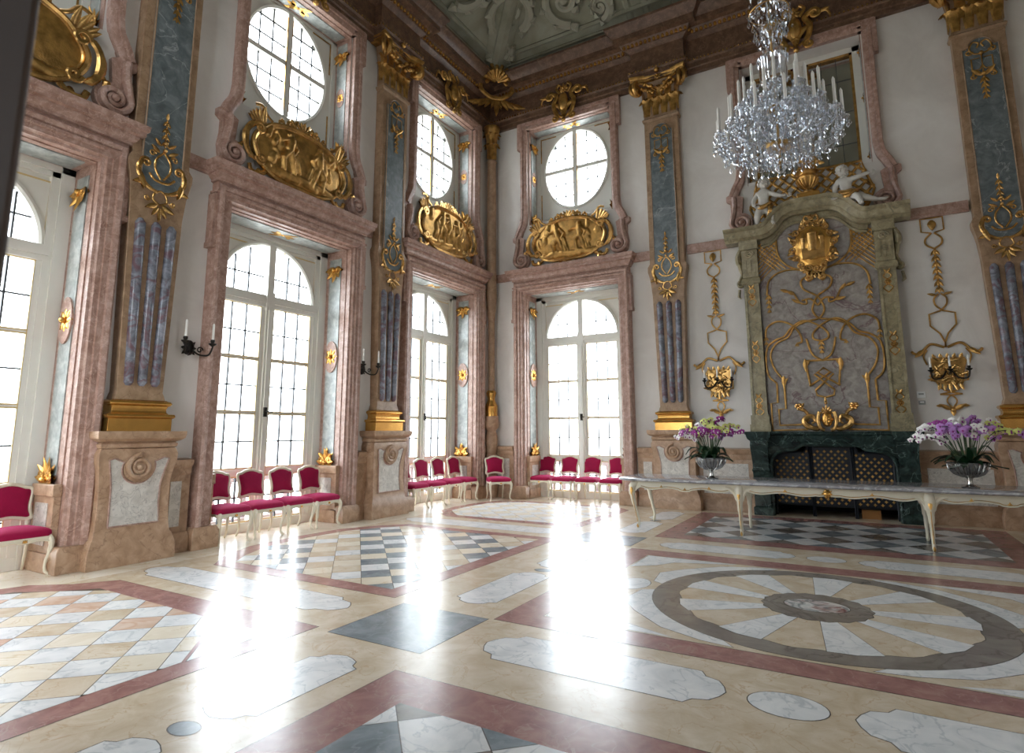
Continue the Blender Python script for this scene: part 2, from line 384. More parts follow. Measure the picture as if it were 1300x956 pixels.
field([(-4.05, 4.62), (-4.05, 8.28), (-6.95, 8.28), (-7.3, 7.9), (-7.62, 7.3), (-7.68, 6.45), (-7.62, 5.6), (-7.3, 5.), (-6.95, 4.62)],
      [(-4.28, 4.84), (-4.28, 8.06), (-6.85, 8.06), (-7.1, 7.75), (-7.38, 7.2), (-7.44, 6.45), (-7.38, 5.7), (-7.1, 5.15), (-6.85, 4.84)], c_blue, -6.28, 6.64)
field([(-4.2, 9.35), (-4.2, 11.85), (-4.6, 12.25), (-6.8, 12.25), (-7.35, 12.), (-7.62, 11.6), (-7.68, 10.8), (-7.62, 10.), (-7.3, 9.6), (-6.95, 9.35)],
      [(-4.42, 9.57), (-4.42, 11.75), (-4.7, 12.03), (-6.75, 12.03), (-7.15, 11.8), (-7.38, 11.5), (-7.44, 10.8), (-7.38, 10.1), (-7.1, 9.8), (-6.85, 9.57)], c_pale, -6.3, 10.8)
# white panels between the fields
for y0, y1 in ((3.92, 4.38), (8.55, 9.05)):
    both(hexp(-7.45, y0, -4.2, y1, .3), FW, 2)
# strip of panels beside the fields, with blue squares where the strips cross
both(rect(-3.85, 3.6, -2.9, 4.52), FBL, 2); both(rect(-3.9, 8.25, -2.92, 9.0), FBL, 2)
for y0, y1 in ((1.0, 1.95), (2.25, 3.3), (4.83, 6.2), (6.5, 8.0), (9.3, 10.6), (10.9, 12.1)):
    both(hexp(-3.55, y0, -3.1, y1, .14, 'y'), FW, 2)
for y in (.75, 2.1, 6.35, 10.75): both(ell(-3.32, y, .1, .07, 20), FBL, 2)
# middle field: red frame, oval rose of beige and white rays in a grey ring
slab(rect(-2.85, 4.54, 1.85, 8.12), FR, 2); slab(rect(-2.52, 4.83, 1.52, 7.77), FB, 3)
for sx in (1, -1):
    for sy in (1, -1):
        f = lambda p: [(-.5+sx*(x+.5), 6.3+sy*(y-6.3)) for x, y in p]
        slab(f([(-2.5, 7.05), (-2.5, 7.75), (-1.4, 7.75), (-1.75, 7.62), (-2.1, 7.5), (-2.25, 7.25)]), FW, 4)
        slab(f([(-2.05, 6.5), (-2.1, 6.9), (-1.9, 7.2), (-1.55, 7.55), (-1.2, 7.7), (-.95, 7.74), (-1.3, 7.3), (-1.75, 6.9), (-1.9, 6.4)]), FW, 4)
slab(ell(-2.2, 6.3, .16, .24, 24), FW, 4); slab(ell(1.2, 6.3, .16, .24, 24), FW, 4)
slab(ell(-.48, 6.3, 1.46, 1.43, 72), FG, 5)
def wav(r, n=96, k=14, a=.03): return [(-.48+(r+a*sin(k*2*PI*i/n))*cos(2*PI*i/n), 6.3+(r+a*sin(k*2*PI*i/n))*sin(2*PI*i/n)) for i in range(n)]
NR = 18
slab(wav(1.2, a=.02, k=18), FB, 6)
for i in range(0, NR):
    if i % 2: continue
    a0, a1 = 2*PI*(i-.42)/NR+.1, 2*PI*(i+.42)/NR+.1
    slab([(-.48+r*cos(a), 6.3+r*sin(a)) for r, a in ((.42, a0), (1.2, a0-.012), (1.22, (a0+a1)/2), (1.2, a1+.012), (.42, a1))], FW, 7, .004)
slab(wav(.45, 72, 18, .012), FG, 8); slab(ell(-.48, 6.33, .27, .2, 40), FBR, 9)
# bands north and south of the middle field
for y0, y1 in ((3.78, 4.3), (8.36, 8.84)):
    for p in (hexp(-2.6, y0, -.85, y1, .2), hexp(-.15, y0, 1.6, y1, .2)): slab(p, FW, 2)
    slab(ell(-.5, (y0+y1)/2, .22, .17, 28), FW, 2)
# fields before the fireplace and before the door
for a, b in ((9.15, 12.3), (.35, 3.28)):
    slab(rect(-2.85, a, 1.85, b), FR, 2); cv = rect(-2.5, a+.36, 1.5, b-.36); slab(cv, FJ, 3, 0); checks(cv, c_dark, 4, .62, -.5, (a+b)/2)
fo = floor.build('floor', FLM, smooth=0); fo['kind'] = 'structure'

# ------------------------------------------------------------------ walls
LW = {'1': 2.2, '2': 6.53, '3': 10.82}          # bay centres on the window wall (world y)
RWIN, RFP, RWIN2 = -5.84, -.52, 4.8             # bay centres on the fireplace wall (world x)
HL, ZL = 1.25, 5.06                              # lower niche half width, height
HU, ZU0, ZU1 = 1.14, 6.82, 9.47                  # upper niche
def wallmb(u0, u1, z1, holes, t=1.0):
    us = sorted({u0, u1}|{h[0] for h in holes}|{h[1] for h in holes}); zs = sorted({0, z1}|{h[2] for h in holes}|{h[3] for h in holes}); mb = MB()
    for i in range(len(us)-1):
        for j in range(len(zs)-1):
            cu, cz = (us[i]+us[i+1])/2, (zs[j]+zs[j+1])/2
            if any(h[0] < cu < h[1] and h[2] < cz < h[3] for h in holes): continue
            mb.box(us[i], us[i+1], 0, t, zs[j], zs[j+1])
    return mb
def holes(cs): return [(c-HL, c+HL, 0, ZL) for c in cs]+[(c-HU, c+HU, ZU0, ZU1) for c in cs]
WZ = 14.2
o = wallmb(YS-3, YW+1, WZ, holes(LW.values())).build('wall_left', M['plaster'], smooth=0); put(o, 'L', 0); o['kind'] = 'structure'
o = wallmb(XW-1, XE+1, WZ, holes([RWIN])+[(RFP-HU, RFP+HU, ZU0, ZU1), (RFP-1.06, RFP+1.06, 0, 1.42)]).build('wall_right', M['plaster'], smooth=0); put(o, 'R', 0); o['kind'] = 'structure'
FAR = [-LW['1']]  # one window bay added to the unseen far wall as fill light
o = wallmb(-YW-1, -YS+3, WZ, holes(FAR)).build('wall_far', M['plaster'], smooth=0); o.location = (XE, 0, 0); o.rotation_euler = (0, 0, -PI/2); o['kind'] = 'structure'
mb = MB(); mb.join(wallmb(-XE-1, -XW+1, WZ, holes([-RWIN])+[(-1.12, 1.12, 0, 4.4)], .9))  # window holes in the unseen door wall are added to let in light
o = mb.build('wall_back', M['plaster3'], smooth=0); o.location = (0, YS-.05, 0); o.rotation_euler = (0, 0, PI); o['kind'] = 'structure'
mb = MB(); mb.box(-3, 3, -3.2, -2.8, 0, 5); mb.box(-3, -2.8, -3, YS-.95, 0, 5); mb.box(2.8, 3, -3, YS-.95, 0, 5); mb.box(-3, 3, -3.2, YS-.95, 4.6, 5)
o = mb.build('wall_front', M['plaster'], smooth=0); o['kind'] = 'structure'
# the near door jamb: dark brown, close to the camera on the left
mb = MB(); mb.box(-1.14, -.86, -.42, .281, 0, 4.4); mb.box(.86, 1.14, -.42, .27, 0, 4.4); mb.box(-1.14, 1.14, -.42, .27, 4.2, 4.45)
for s in (-1, 1):
    mb.box(s*.845-.02, s*.845+.02, -.3, .15, 0, .3); mb.box(s*1.16-.1, s*1.16+.1, .2, .29, 0, 4.5)
o = mb.build('door_1', M['wood'], bevel=.012); o['kind'] = 'structure'

# ------------------------------------------------------------------ windows
def lower_window():
    r = struct('window_1'); f = MB(); g = MB(); l = MB()
    d0, d1 = .56, .72; R, zs = .93, 3.96
    for s in (-1, 1):
        f.box(*sorted((s*1.25, s*1.08)), .52, .74, 0, ZL); f.box(*sorted((s*1.1, s*.99)), .55, .72, 0, ZL-.06)
    f.box(-1.25, 1.25, .52, .74, ZL-.1, ZL); f.box(-1.12, 1.12, .55, .72, ZL-.17, ZL-.08)
    inner = arc(0, zs, R, R-.02, 0, 180, 28); outer = []
    for p in inner:
        a = math.atan2(p[1]-zs, p[0]); k = min(1.0/max(1e-6, abs(cos(a))), (ZL-.15-zs)/max(1e-6, sin(a))); outer.append((k*cos(a), zs+k*sin(a)))
    f.ringplate(inner, outer, .6, .66)
    f.mould(arc(0, zs, R, R-.02, 180, 0, 28), [(-.07, -.61), (-.07, -.56), (-.03, -.545), (0, -.57), (0, -.65)], 'uz')
    f.box(-1.02, 1.02, .54, .7, 3.76, 3.97); f.box(-1.04, 1.04, .51, .7, 3.83, 3.9)
    f.box(-.065, .065, .52, .7, 0, zs+R-.02); f.box(-.03, .03, .49, .7, .32, 3.78); f.box(-.08, .08, .5, .6, 3.7, 4.02)
    f.box(-1.1, 1.1, .53, .72, 0, .15)
    for s in (-1, 1):
        f.box(*sorted((s*.065, s*.125)), .57, .67, .1, 3.78); f.box(*sorted((s*.93, s*1.)), .57, .67, .1, 3.78)
        for z, h in ((.95, .07), (1.925, .022), (2.84, .022)):
            f.box(*sorted((s*.1, s*.96)), .575, .66, z-h, z+h)
            for e in (-1, 1): g.box(*sorted((s*.12, s*.935)), .57, .585, z+e*h-.01, z+e*h+.01)
        g.box(*sorted((s*.12, s*.935)), .57, .585, .15, .175); g.box(*sorted((s*.12, s*.935)), .57, .585, 3.745, 3.765)
        for u in (.13, .925): g.box(*sorted((s*u-.006, s*u+.006)), .57, .585, .34, 3.76)
        for k in (1, 2):
            u = s*(.125+.805*k/3); l.box(u-.011, u+.011, .59, .625, .15, zs+math.sqrt(max(0, R*R-u*u))-.04)
        for z in (.55, 1.45, 2.38, 3.3, 4.3): l.box(*sorted((s*.1, s*(.95 if z < 4 else .84))), .6, .625, z-.011, z+.011)
        # gilt line in the spandrel
        pts = [(s*1.0, 4.0+.1), (s*1.0, 4.82), (s*.28, 4.82)]
        g.tube([(a, .595, b) for a, b in pts], .014, 5); g.tube([(a, .595, b) for a, b in [(s*.28, 4.82)]+[(s*1.03*(R+.04)*cos(t), zs+(R+.02)*sin(t)) for t in [math.radians(72-6*i) for i in range(11)]]], .012, 5)
    fo = f.build('frame', M['cream'], r, bevel=.006); g.build('gilt_trim', M['palegilt'], r); l.build('lead_came', M['lead'], r)
    p = MB(); p.box(-.97, .97, .608, .614, .12, zs)
    p.prism(arc(0, zs, R, R-.02, 0, 180, 28), .608, .614); p.build('glass_pane', M['glass'], r, smooth=0)
    h = MB(); h.box(-.03, .03, .47, .5, 1.86, 2.02); h.tube([(0, .47, 1.95), (0, .43, 1.95), (.1, .42, 1.94)], .012, 6); h.build('handle', M['iron'], r)
    return r
def upper_window():
    r = struct('window_2'); f = MB(); g = MB(); l = MB(); zc, a, b = 8.36, .86, 1.03; z0, z1 = ZU0, ZU1
    inner = arc(0, zc, a, b, 0, 360, 56)[:-1]; outer = []
    for p in inner:
        t = math.atan2(p[1]-zc, p[0]); k = min(1.12/max(1e-6, abs(cos(t))), ((z1-.02-zc) if sin(t) > 0 else (zc-z0))/max(1e-6, abs(sin(t)))); k = max(k, 1.0*math.hypot(p[0], p[1]-zc)); outer.append((k*cos(t), zc+k*sin(t)))
    f.ringplate(inner+inner[:1], outer+outer[:1], .58, .66)
    f.mould(inner, [(.0, -.65), (.0, -.55), (.04, -.53), (.07, -.57), (.07, -.6)], 'uz', closed=True)
    for s in (-1, 1): f.box(*sorted((s*1.14, s*1.03)), .53, .7, z0, z1); g.box(*sorted((s*1.01, s*.985)), .57, .59, z1-.75, z1-.1); g.box(*sorted((s*1.01, s*.985)), .57, .59, z0+.3, z0+1.0); g.box(*sorted((s*1.01, s*.55)), .57, .59, z1-.1, z1-.075)
    f.box(-1.14, 1.14, .53, .7, z1-.06, z1)
    f.box(-.05, .05, .53, .66, zc-b, zc+b); f.box(-a, a, .54, .66, zc-.045, zc+.045); g.box(-.06, -.045, .525, .55, zc-b+.1, zc+b-.1); g.box(.045, .06, .525, .55, zc-b+.1, zc+b-.1)
    for s in (-1, 1):
        for u in (.31, .58): l.box(s*u-.012, s*u+.012, .6, .62, zc-b*math.sqrt(1-(u/a)**2), zc+b*math.sqrt(1-(u/a)**2))
    for w in (-.7, -.35, .35, .7): l.box(-a*math.sqrt(1-(w/b)**2), a*math.sqrt(1-(w/b)**2), .6, .62, zc+w-.012, zc+w+.012)
    f.build('frame', M['cream'], r, bevel=.006); g.build('gilt_trim', M['goldd'], r); l.build('lead_came', M['lead'], r)
    MB().prism(inner, .608, .614).build('glass_pane', M['glass'], r, smooth=0)
    return r

AR = [(0, 0), (0, .1), (-.03, .115), (-.045, .15), (-.1, .15), (-.11, .172), (-.17, .172), (-.185, .2), (-.235, .215), (-.265, .19), (-.275, .0)]   # architrave section
CORN = [(-.03, 5.1), (.01, 5.11), (.01, 5.17), (.035, 5.185), (.035, 5.22), (0, 5.235), (0, 5.36), (.035, 5.37), (.035, 5.405), (.06, 5.42), (.085, 5.46), (.085, 5.49), (.14, 5.505), (.14, 5.56), (.165, 5.575), (.175, 5.65), (-.1, 5.67)]
def gilt_spot(u, z, R, m='gold', name='gilt_rosette', parent=None, **k):
    return MB().rosette(0, 0, R, 0, **k)
def surround():
    """marble dressing of one window bay: niche lining, architrave, cornice, the upper frame on volutes, gilt rosettes"""
    r = struct('trim_1'); a = MB(); b = MB(); c = MB(); d = MB(); h = MB()
    # niche lining below: pink edge, grey panel
    for s in (-1, 1):
        a.box(*sorted((s*1.25, s*1.235)), 0, .56, 0, ZL); b.box(*sorted((s*1.24, s*1.222)), .13, .43, 1.1, 4.9)
        d.box(*sorted((s*1.25, s*1.17)), -.02, .5, 0, .98); d.box(*sorted((s*1.25, s*1.15)), -.03, .52, .86, 1.0); d.box(*sorted((s*1.25, s*1.15)), -.04, .52, 0, .22); h.box(*sorted((s*1.18, s*1.162)), .1, .42, .3, .78)
        for z, ry in ((3.0, .3),): a.loft([[(s*x, .285+.16*cos(t), z+ry*sin(t)) for t in [2*PI*k/24 for k in range(24)]] for x in (1.23, 1.2)])
    a.box(-1.25, 1.25, 0, .56, ZL-.015, ZL); b.box(-1.15, 1.15, .1, .47, ZL-.03, ZL-.01)
    # upper niche lining
    for s in (-1, 1):
        a.box(*sorted((s*1.14, s*1.125)), 0, .56, ZU0, ZU1); b.box(*sorted((s*1.13, s*1.112)), .1, .36, ZU0+.1, ZU1-.1)
        a.loft([[(s*x, .23+.11*cos(t), 8.2+.2*sin(t)) for t in [2*PI*k/24 for k in range(24)]] for x in (1.12, 1.1)])
    a.box(-1.14, 1.14, 0, .56, ZU1-.015, ZU1); b.box(-1.04, 1.04, .1, .36, ZU1-.03, ZU1-.01)
    # architrave with ears and plinths, cornice
    e = .09
    a.mould([(-1.25, .3), (-1.25, ZL), (1.25, ZL), (1.25, .3)], AR, 'uz')
    for s in (-1, 1):
        a.box(*sorted((s*1.45, s*1.575)), -.16, 0, 4.35, ZL+.1); a.box(*sorted((s*1.45, s*1.59)), -.175, 0, 4.32, 4.4)
        d.mould([(s*1.2-.0, .1), (s*1.2, -.2), (s*1.54, -.2), (s*1.54, .1)] if s > 0 else [(-1.54, .1), (-1.54, -.2), (-1.2, -.2), (-1.2, .1)], [(0, 0), (.03, 0), (.03, .24), (0, .3), (-.2, .3)], 'xy')
    a.mould([(-1.52, .02), (-1.52, -.16), (1.52, -.16), (1.52, .02)], CORN, 'xy')
    # upper frame: ears, jambs sweeping out to volutes that stand on the cornice
    for s in (-1, 1):
        path = [(s*1.16, ZU1+.02), (s*1.16, 7.1), (s*1.2, 6.85), (s*1.3, 6.65), (s*1.36, 6.5)]; path = [path[0]]+[tuple(p) for p in cr(path[1:], 5)]
        pr = [(0, 0), (0, .09), (.04, .12), (.09, .12), (.1, .15), (.16, .15), (.18, .11), (.18, 0)]
        a.mould(path, pr if s < 0 else pr, 'uz') if s < 0 else a.mould(path[::-1], pr, 'uz')
        # knee and volute
        kn = [(s*1.24, 6.5), (s*1.46, 6.62), (s*1.58, 6.56), (s*1.58, 6.46), (s*1.5, 6.4), (s*1.5, 6.2), (s*1.53, 6.0), (s*1.5, 5.8), (s*1.38, 5.7), (s*1.25, 5.75), (s*1.28, 6.1), (s*1.26, 6.3)]
        a.prism(kn, -.1, 0)
        sp = cr([(s*1.42, 6.5), (s*1.42, 6.3), (s*1.46, 6.1)], 5)[:-1]+[Vector(p) for p in spiral(s*1.3, 5.93, .2, .03, 0 if s > 0 else PI, -1.9*s, 44)]
        a.tube([(p[0], -.12, p[1]) for p in sp], [.055, .055, .05, .045, .04, .035, .03], 8, 0, flat=(1, 1.6), up=(0, -1, 0))
        a.ball((s*1.3, -.17, 5.93), (.05, .06, .05), 10, 8); a.lathe([(0, 0), (.2, 0), (.2, .1), (0, .1)], 24, (0, 0, 0)) if 0 else None
        a.tube([(s*1.3, 0, 5.93), (s*1.3, -.11, 5.93)], .22, 22)
        a.box(*sorted((s*1.3, s*1.42)), -.13, 0, 8.95, ZU1+.2)
    a.mould([(-1.16, ZU1), (1.16, ZU1)], [(0, 0), (0, .1), (-.05, .12), (-.1, .12), (-.11, .15), (-.19, .15), (-.22, .11), (-.22, 0)], 'uz')
    a.box(-1.4, -1.1, -.12, 0, ZU1, ZU1+.22); a.box(1.1, 1.4, -.12, 0, ZU1, ZU1+.22)
    # plaster apron behind the plaque, sloping back to the oval window
    c.box(-1.3, 1.3, -.015, .02, 5.66, ZU0+.04); c.add([(-1.14, -.015, ZU0+.02), (1.14, -.015, ZU0+.02), (1.14, .46, ZU0+.3), (-1.14, .46, ZU0+.3)], [(0, 1, 2, 3)])
    a.build('architrave', M['pink'], r, bevel=0); b.build('reveal_panel', M['reveal'], r); c.build('apron', M['plaster2'], r); d.build('plinth', M['buff'], r, bevel=.008); h.build('plinth_inset', M['panel'], r)
    # gilt ornaments in the reveals
    for s in (-1, 1):
        for z, R, y in ((3.0, .2, 1.25), (8.2, .13, 1.2)):
            x = (1.2 if z < 5 else 1.1)*s
            o = MB().rosette(0, 0, R, 0, sq=y).build('gilt_rosette', M['goldb'], r); o.location = (x, .285 if z < 5 else .23, z); o.rotation_euler = (0, 0, -s*PI/2)
        for z, x, fl_ in ((1.02, 1.2, 1), (4.72, 1.22, -1), (6.95, 1.1, 1), (9.15, 1.11, -1)):
            m = MB()
            for k in range(5): m.leaf(0, 0, (90 if fl_ > 0 else -90)+(k-2)*38, .3-.04*abs(k-2), .07, 0, bulge=.2)
            m.strap(spiral(-.1, .07*fl_, .07, .02, 0, 1.3, 14), .018, -.03); m.strap(spiral(.1, .07*fl_, .07, .02, PI, -1.3, 14), .018, -.03)
            m.ball((0, -.04, .03*fl_), .04, 8, 6)
            o = m.build('gilt_acanthus', M['goldb'], r); o.location = (x*s, .285 if z < 5.2 else .23, z); o.rotation_euler = (0, 0, -s*PI/2)
    for z, u in ((ZL-.03, 0), (ZU1-.03, 0)):
        m = MB()
        for s in (-1, 1):
            for k in range(3): m.leaf(s*.04*k, 0, (0 if s > 0 else 180)+(k-1)*38, .26-.05*k, .055, 0, bulge=.1)
        m.ball((0, -.03, 0), .05, 8, 6)
        o = m.build('gilt_acanthus', M['goldb'], r); o.location = (u, .285 if z < 5.2 else .23, z); o.rotation_euler = (-PI/2, 0, 0)
    return r
def outside_rail():
    r = struct('trim_2'); m = MB(); m.box(-1.3, 1.3, 1.25, 1.45, .74, .9); m.box(-1.3, 1.3, 1.2, 1.5, 0, .12)
    for k in range(9): m.lathe([(.05, .12), (.07, .3), (.04, .5), (.035, .62), (.06, .74)], 8, (-1.2+.3*k, 1.35, 0))
    m.build('balustrade', M['stone'], r); return r
LWIN, UWIN, SUR, BAL = lower_window(), upper_window(), surround(), outside_rail()
bays = [('L', LW['2']), ('L', LW['1']), ('L', LW['3']), ('R', RWIN)]+[('E', LW['1']), ('B', RWIN)]  # last two bays are additions on unseen walls, to brighten the room
wn, tn = 0, 0
for i, (w, u) in enumerate(bays):
    for proto, kind in ((LWIN, 'window'), (UWIN, 'window'), (SUR, 'trim'), (BAL, 'trim')):
        o = proto if i == 0 else copy_tree(proto)
        if kind == 'window': wn += 1; o.name = 'window_%d' % wn
        else: tn += 1; o.name = 'trim_%d' % tn
        put(o, w, u)
        if proto is UWIN: o.location += Vector((.12, 0, 0)) if w == 'L' else (Vector((0, -.12 if w == 'R' else .12, 0)) if w in 'RB' else Vector((-.12, 0, 0)))
    # daylight portals at the openings
    for (hw, z0, z1) in ((HL, 0, ZL), (HU, ZU0, ZU1)):
        L = bpy.data.lights.new('portal', 'AREA'); L.shape = 'RECTANGLE'; L.size = 2*hw; L.size_y = z1-z0; L.cycles.is_portal = True
        lo = bpy.data.objects.new('portal', L); COL.objects.link(lo); d = .85; z = (z0+z1)/2
        if w == 'L': lo.location = (XW-d, u, z); lo.rotation_euler = (0, -PI/2, 0); L.size, L.size_y = z1-z0, 2*hw
        elif w == 'E': lo.location = (XE+d, u, z); lo.rotation_euler = (0, PI/2, 0); L.size, L.size_y = z1-z0, 2*hw
        elif w == 'B': lo.location = (u, YS-.05-d, z); lo.rotation_euler = (PI/2, 0, 0)
        else: lo.location = (u, YW+d, z); lo.rotation_euler = (-PI/2, 0, 0)

# ------------------------------------------------------------------ entablature, belt course, dado
PL = [4.14, 8.8]; PR = [-3.41, 2.4]
def ent_path(r=.2, hw=.52):
    p = [(XW, YS-.05)]
    for y in PL: p += [(XW, y-hw), (XW+r, y-hw), (XW+r, y+hw), (XW, y+hw)]
    p += [(XW, YW)]
    for x in PR: p += [(x-hw, YW), (x-hw, YW-r), (x+hw, YW-r), (x+hw, YW)]
    return p+[(XE, YW)]
ep = ent_path()
tr = struct('trim_20')
m = MB(); m.mould(ep, [(-.3, 9.68), (.1, 9.68), (.1, 9.78), (.13, 9.8), (.13, 9.9), (.17, 9.93), (.17, 9.99), (.1, 10.0), (.1, 10.48), (.16, 10.52), (.2, 10.56), (.24, 10.56), (.3, 10.66), (.42, 10.68), (.42, 10.8), (.47, 10.84), (.52, 10.94), (.55, 10.98), (.55, 11.02), (-.3, 11.05)], 'xy')
m.build('entablature', M['entab'], tr)
m = MB(); m.mould(ep, [(.42, 10.8), (.48, 10.84), (.54, 10.94), (.58, 10.98), (.58, 11.04), (.3, 11.05)], 'xy'); m.build('cornice_lip', M['entab'], tr)
def beads(off, z, r, step):
    m = MB(); pts = []
    P = [Vector(p) for p in ep]; Q = []
    for i in range(len(P)):
        d1 = (P[i]-P[i-1]).normalized() if i else (P[1]-P[0]).normalized(); d2 = (P[i+1]-P[i]).normalized() if i < len(P)-1 else d1
        n1, n2 = Vector((d1.y, -d1.x)), Vector((d2.y, -d2.x)); Q.append(P[i]+(n1+n2)/(1+n1.dot(n2))*off)
    for i in range(len(Q)-1):
        L = (Q[i+1]-Q[i]).length; n = max(1, int(L/step)); d = (Q[i+1]-Q[i])/n
        for k in range(n):
            c = Q[i]+d*(k+.5); m.ball((c.x, c.y, z), (r*1.1, r*1.1, r*1.3), 6, 4)
    return m
beads(.25, 10.6, .042, .1).build('gilt_egg_moulding', M['goldb'], tr); beads(.165, 9.955, .02, .08).build('gilt_bead_moulding', M['gold'], tr)
# belt course and dado between the bays
bl = MB(); dd = MB(); di = MB()
def segs(w):
    if w == 'L': cs = [(YS, .6)]+[(LW['1']+1.58, PL[0]-.42), (PL[0]+.42, LW['2']-1.58), (LW['2']+1.58, PL[1]-.42), (PL[1]+.42, LW['3']-1.58), (LW['3']+1.58, YW)]
    else: cs = [(XW, RWIN-1.58), (RWIN+1.58, PR[0]-.42), (PR[0]+.42, RFP-1.35), (RFP+1.35, PR[1]-.42), (PR[1]+.42, XE)]
    return cs
for w in 'LR':
    bl = MB(); dd = MB(); di = MB()
    for a, b in segs(w):
        if b-a < .02: continue
        bl.box(a, b, -.05, 0, 5.46, 5.67); bl.box(a, b, -.065, 0, 5.5, 5.63)
        dd.box(a, b, -.1, 0, 0, 1.2); dd.mould([(a, -.1), (b, -.1)], [(0, 0), (.06, 0), (.06, .2), (.02, .26), (0, .26)], 'xy'); dd.mould([(a, -.1), (b, -.1)], [(0, 1.02), (.02, 1.05), (.02, 1.12), (.06, 1.17), (.07, 1.23), (-.1, 1.25)], 'xy')
        if b-a > .35: di.box(a+.12, b-.12, -.11, 0, .34, .94)
    t = put(struct('baseboard_left' if w == 'L' else 'baseboard_right'), w, 0); dd.build('dado', M['buff'], t); di.build('dado_inset', M['panel'], t)
    t = put(struct('trim_21' if w == 'L' else 'trim_22'), w, 0); bl.build('belt_course', M['pink'], t)

# ------------------------------------------------------------------ ceiling: coved vault with stucco scrolls
CR, CH, CZ = 4.7, 2.0, 11.04
cl = struct('ceiling')
ang = [PI/2*i/16 for i in range(17)]
def vrun(t): return CR*t/(PI/2)-.05
def vz(t): return CZ+CH*(1-(1-t/(PI/2))**1.7)
def surf(w, u, t, lift=0.):
    """point on the cove: w wall, u along it, t = 0..pi/2 up the cove"""
    n = Vector((CH*1.7*max(.02, 1-t/(PI/2))**.7, -CR)).normalized(); a = vrun(t)+n.x*lift; z = vz(t)+n.y*lift
    return (XW+a, u, z) if w == 'L' else (u, YW-a, z)
vm = MB()
rl = []; rr = []
for t in ang:
    a = vrun(t)
    rl.append([(XW+a, YS-.5+a*.6, vz(t)), (XW+a, YW-a, vz(t)), (XE-a, YW-a, vz(t)), (XE-a, YS-.5+a*.6, vz(t))])
vm.loft(rl, 0, caps=False, closed=True); vm.add(rl[-1], [(0, 1, 2, 3)])
vm.build('vault', M['stucco'], cl, smooth=30)
rb = MB()
g = [(XW+vrun(t)+.1, YW-vrun(t)-.1, vz(t)-.08) for t in ang]
rb.tube(g, .34, 10, flat=(1, .3), up=(1, -1, -.4)); rb.tube(g, .2, 8, flat=(1, .9), up=(1, -1, -.4))
for w, us in (('R', (-3.95, -3.55, -2.9, .3, 1.9, 2.6)), ('L', (9.2, 8.7, 4.6, 4.1))):
    for u in us:
        tt = [t for t in ang if (w == 'R' and XW+vrun(t) < u) or (w == 'L' and YW-vrun(t) > u)]
        rb.tube([surf(w, u, t, .0) for t in tt], .09, 6, flat=(1, .6))
for k, t in enumerate((.06, .13, .2)):
    rb.tube([(XW+vrun(t)+.03, YS, vz(t)), (XW+vrun(t)+.03, YW-vrun(t)-.03, vz(t)), (XE-vrun(t), YW-vrun(t)-.03, vz(t))], .07 if k != 1 else .045, 6)
rb.build('stucco_rib', M['stucco'], cl)
ac = MB(); ra = random.Random(11); KT = 3.3
def cscroll(w, u, t, R, sg, turns=1.5, th=.115):
    pts = [surf(w, u+p[0], max(.05, min(1.5, t+p[1]/KT)), .06) for p in spiral(0, 0, R, R*.12, -PI/2 if sg > 0 else -PI/2, turns*sg, 30)]
    ac.tube(pts, [th, th*.9, th*.7, th*.6, th*.5], 6)
    for k in range(9):
        a = -PI/2+2*PI*turns*sg*k/13; rr_ = R*(1-.055*k)
        b = (rr_*cos(a), rr_*sin(a)); e = (b[0]*1.36+.1*sg*sin(a), b[1]*1.36); mid = ((b[0]+e[0])/2+.05, (b[1]+e[1])/2+.04)
        ac.tube([surf(w, u+q_[0], max(.05, min(1.5, t+q_[1]/KT)), .08) for q_ in (b, mid, e)], [th*.6, th*1.1, th*.15], 5)
    ac.ball(surf(w, u, t, .03), R*.2, 8, 6)
for w, u, t, R, sg in (('R', -6.6, .5, .52, 1), ('R', -5.35, .42, .55, -1), ('R', -4.55, .3, .3, 1), ('R', -5.9, .95, .5, -1), ('R', -4.6, .85, .5, 1), ('R', -7.2, .24, .2, -1), ('R', -3.2, .45, .2, 1), ('R', -2.2, .5, .5, 1), ('R', -1.1, .5, .5, -1), ('R', .9, .5, .5, 1),
                       ('L', 11.3, .5, .5, -1), ('L', 10.1, .42, .5, 1), ('L', 12., .24, .2, 1), ('L', 10.7, .95, .5, 1), ('L', 9.6, .9, .45, -1), ('L', 7.6, .5, .5, 1), ('L', 6.2, .5, .5, -1)):
    cscroll(w, u, t, R, sg)
ac.build('stucco_scrollwork', M['stucco2'], cl)
# ------------------------------------------------------------------ pilasters
def rr(hw, d, z, dback=0.):
    return [(-hw, dback, z), (-hw, d, z), (hw, d, z), (hw, dback, z)]
def acanthus(m, u, d, z, h, w, fwd=(0, -1), tip=.35, ns=7):
    """upright acanthus leaf: a ribbed strip whose tip curls forward"""
    s = Vector((-fwd[1], fwd[0], 0)); f = Vector((fwd[0], fwd[1], 0)); vs = []; fs = []
    for i in range(ns+1):
        t = i/ns; zz = h*sin(t*PI*.62)/sin(PI*.5) if t < .8 else h*(1-.9*(t-.8)); out = .02+tip*h*max(0, t-.35)**1.6*1.6
        wd = w*(.55+.45*sin(PI*min(1, t*1.05)))*(1 if t < .75 else (1.06-t)*3.2)
        for j, y in enumerate((-1, -.55, 0, .55, 1)):
            c = Vector((u, d, z+zz))+s*(wd*y)+f*(out-.35*wd*y*y+(.012 if j in (1, 3) else 0)); vs.append(c)
    for i in range(ns):
        for j in range(4): fs.append((i*5+j, i*5+j+1, i*5+j+6, i*5+j+5))
    n = len(vs); bk = [v-f*.03 for v in vs]
    m.add(vs+bk, fs+[tuple(n+k for k in q_[::-1]) for q_ in fs])
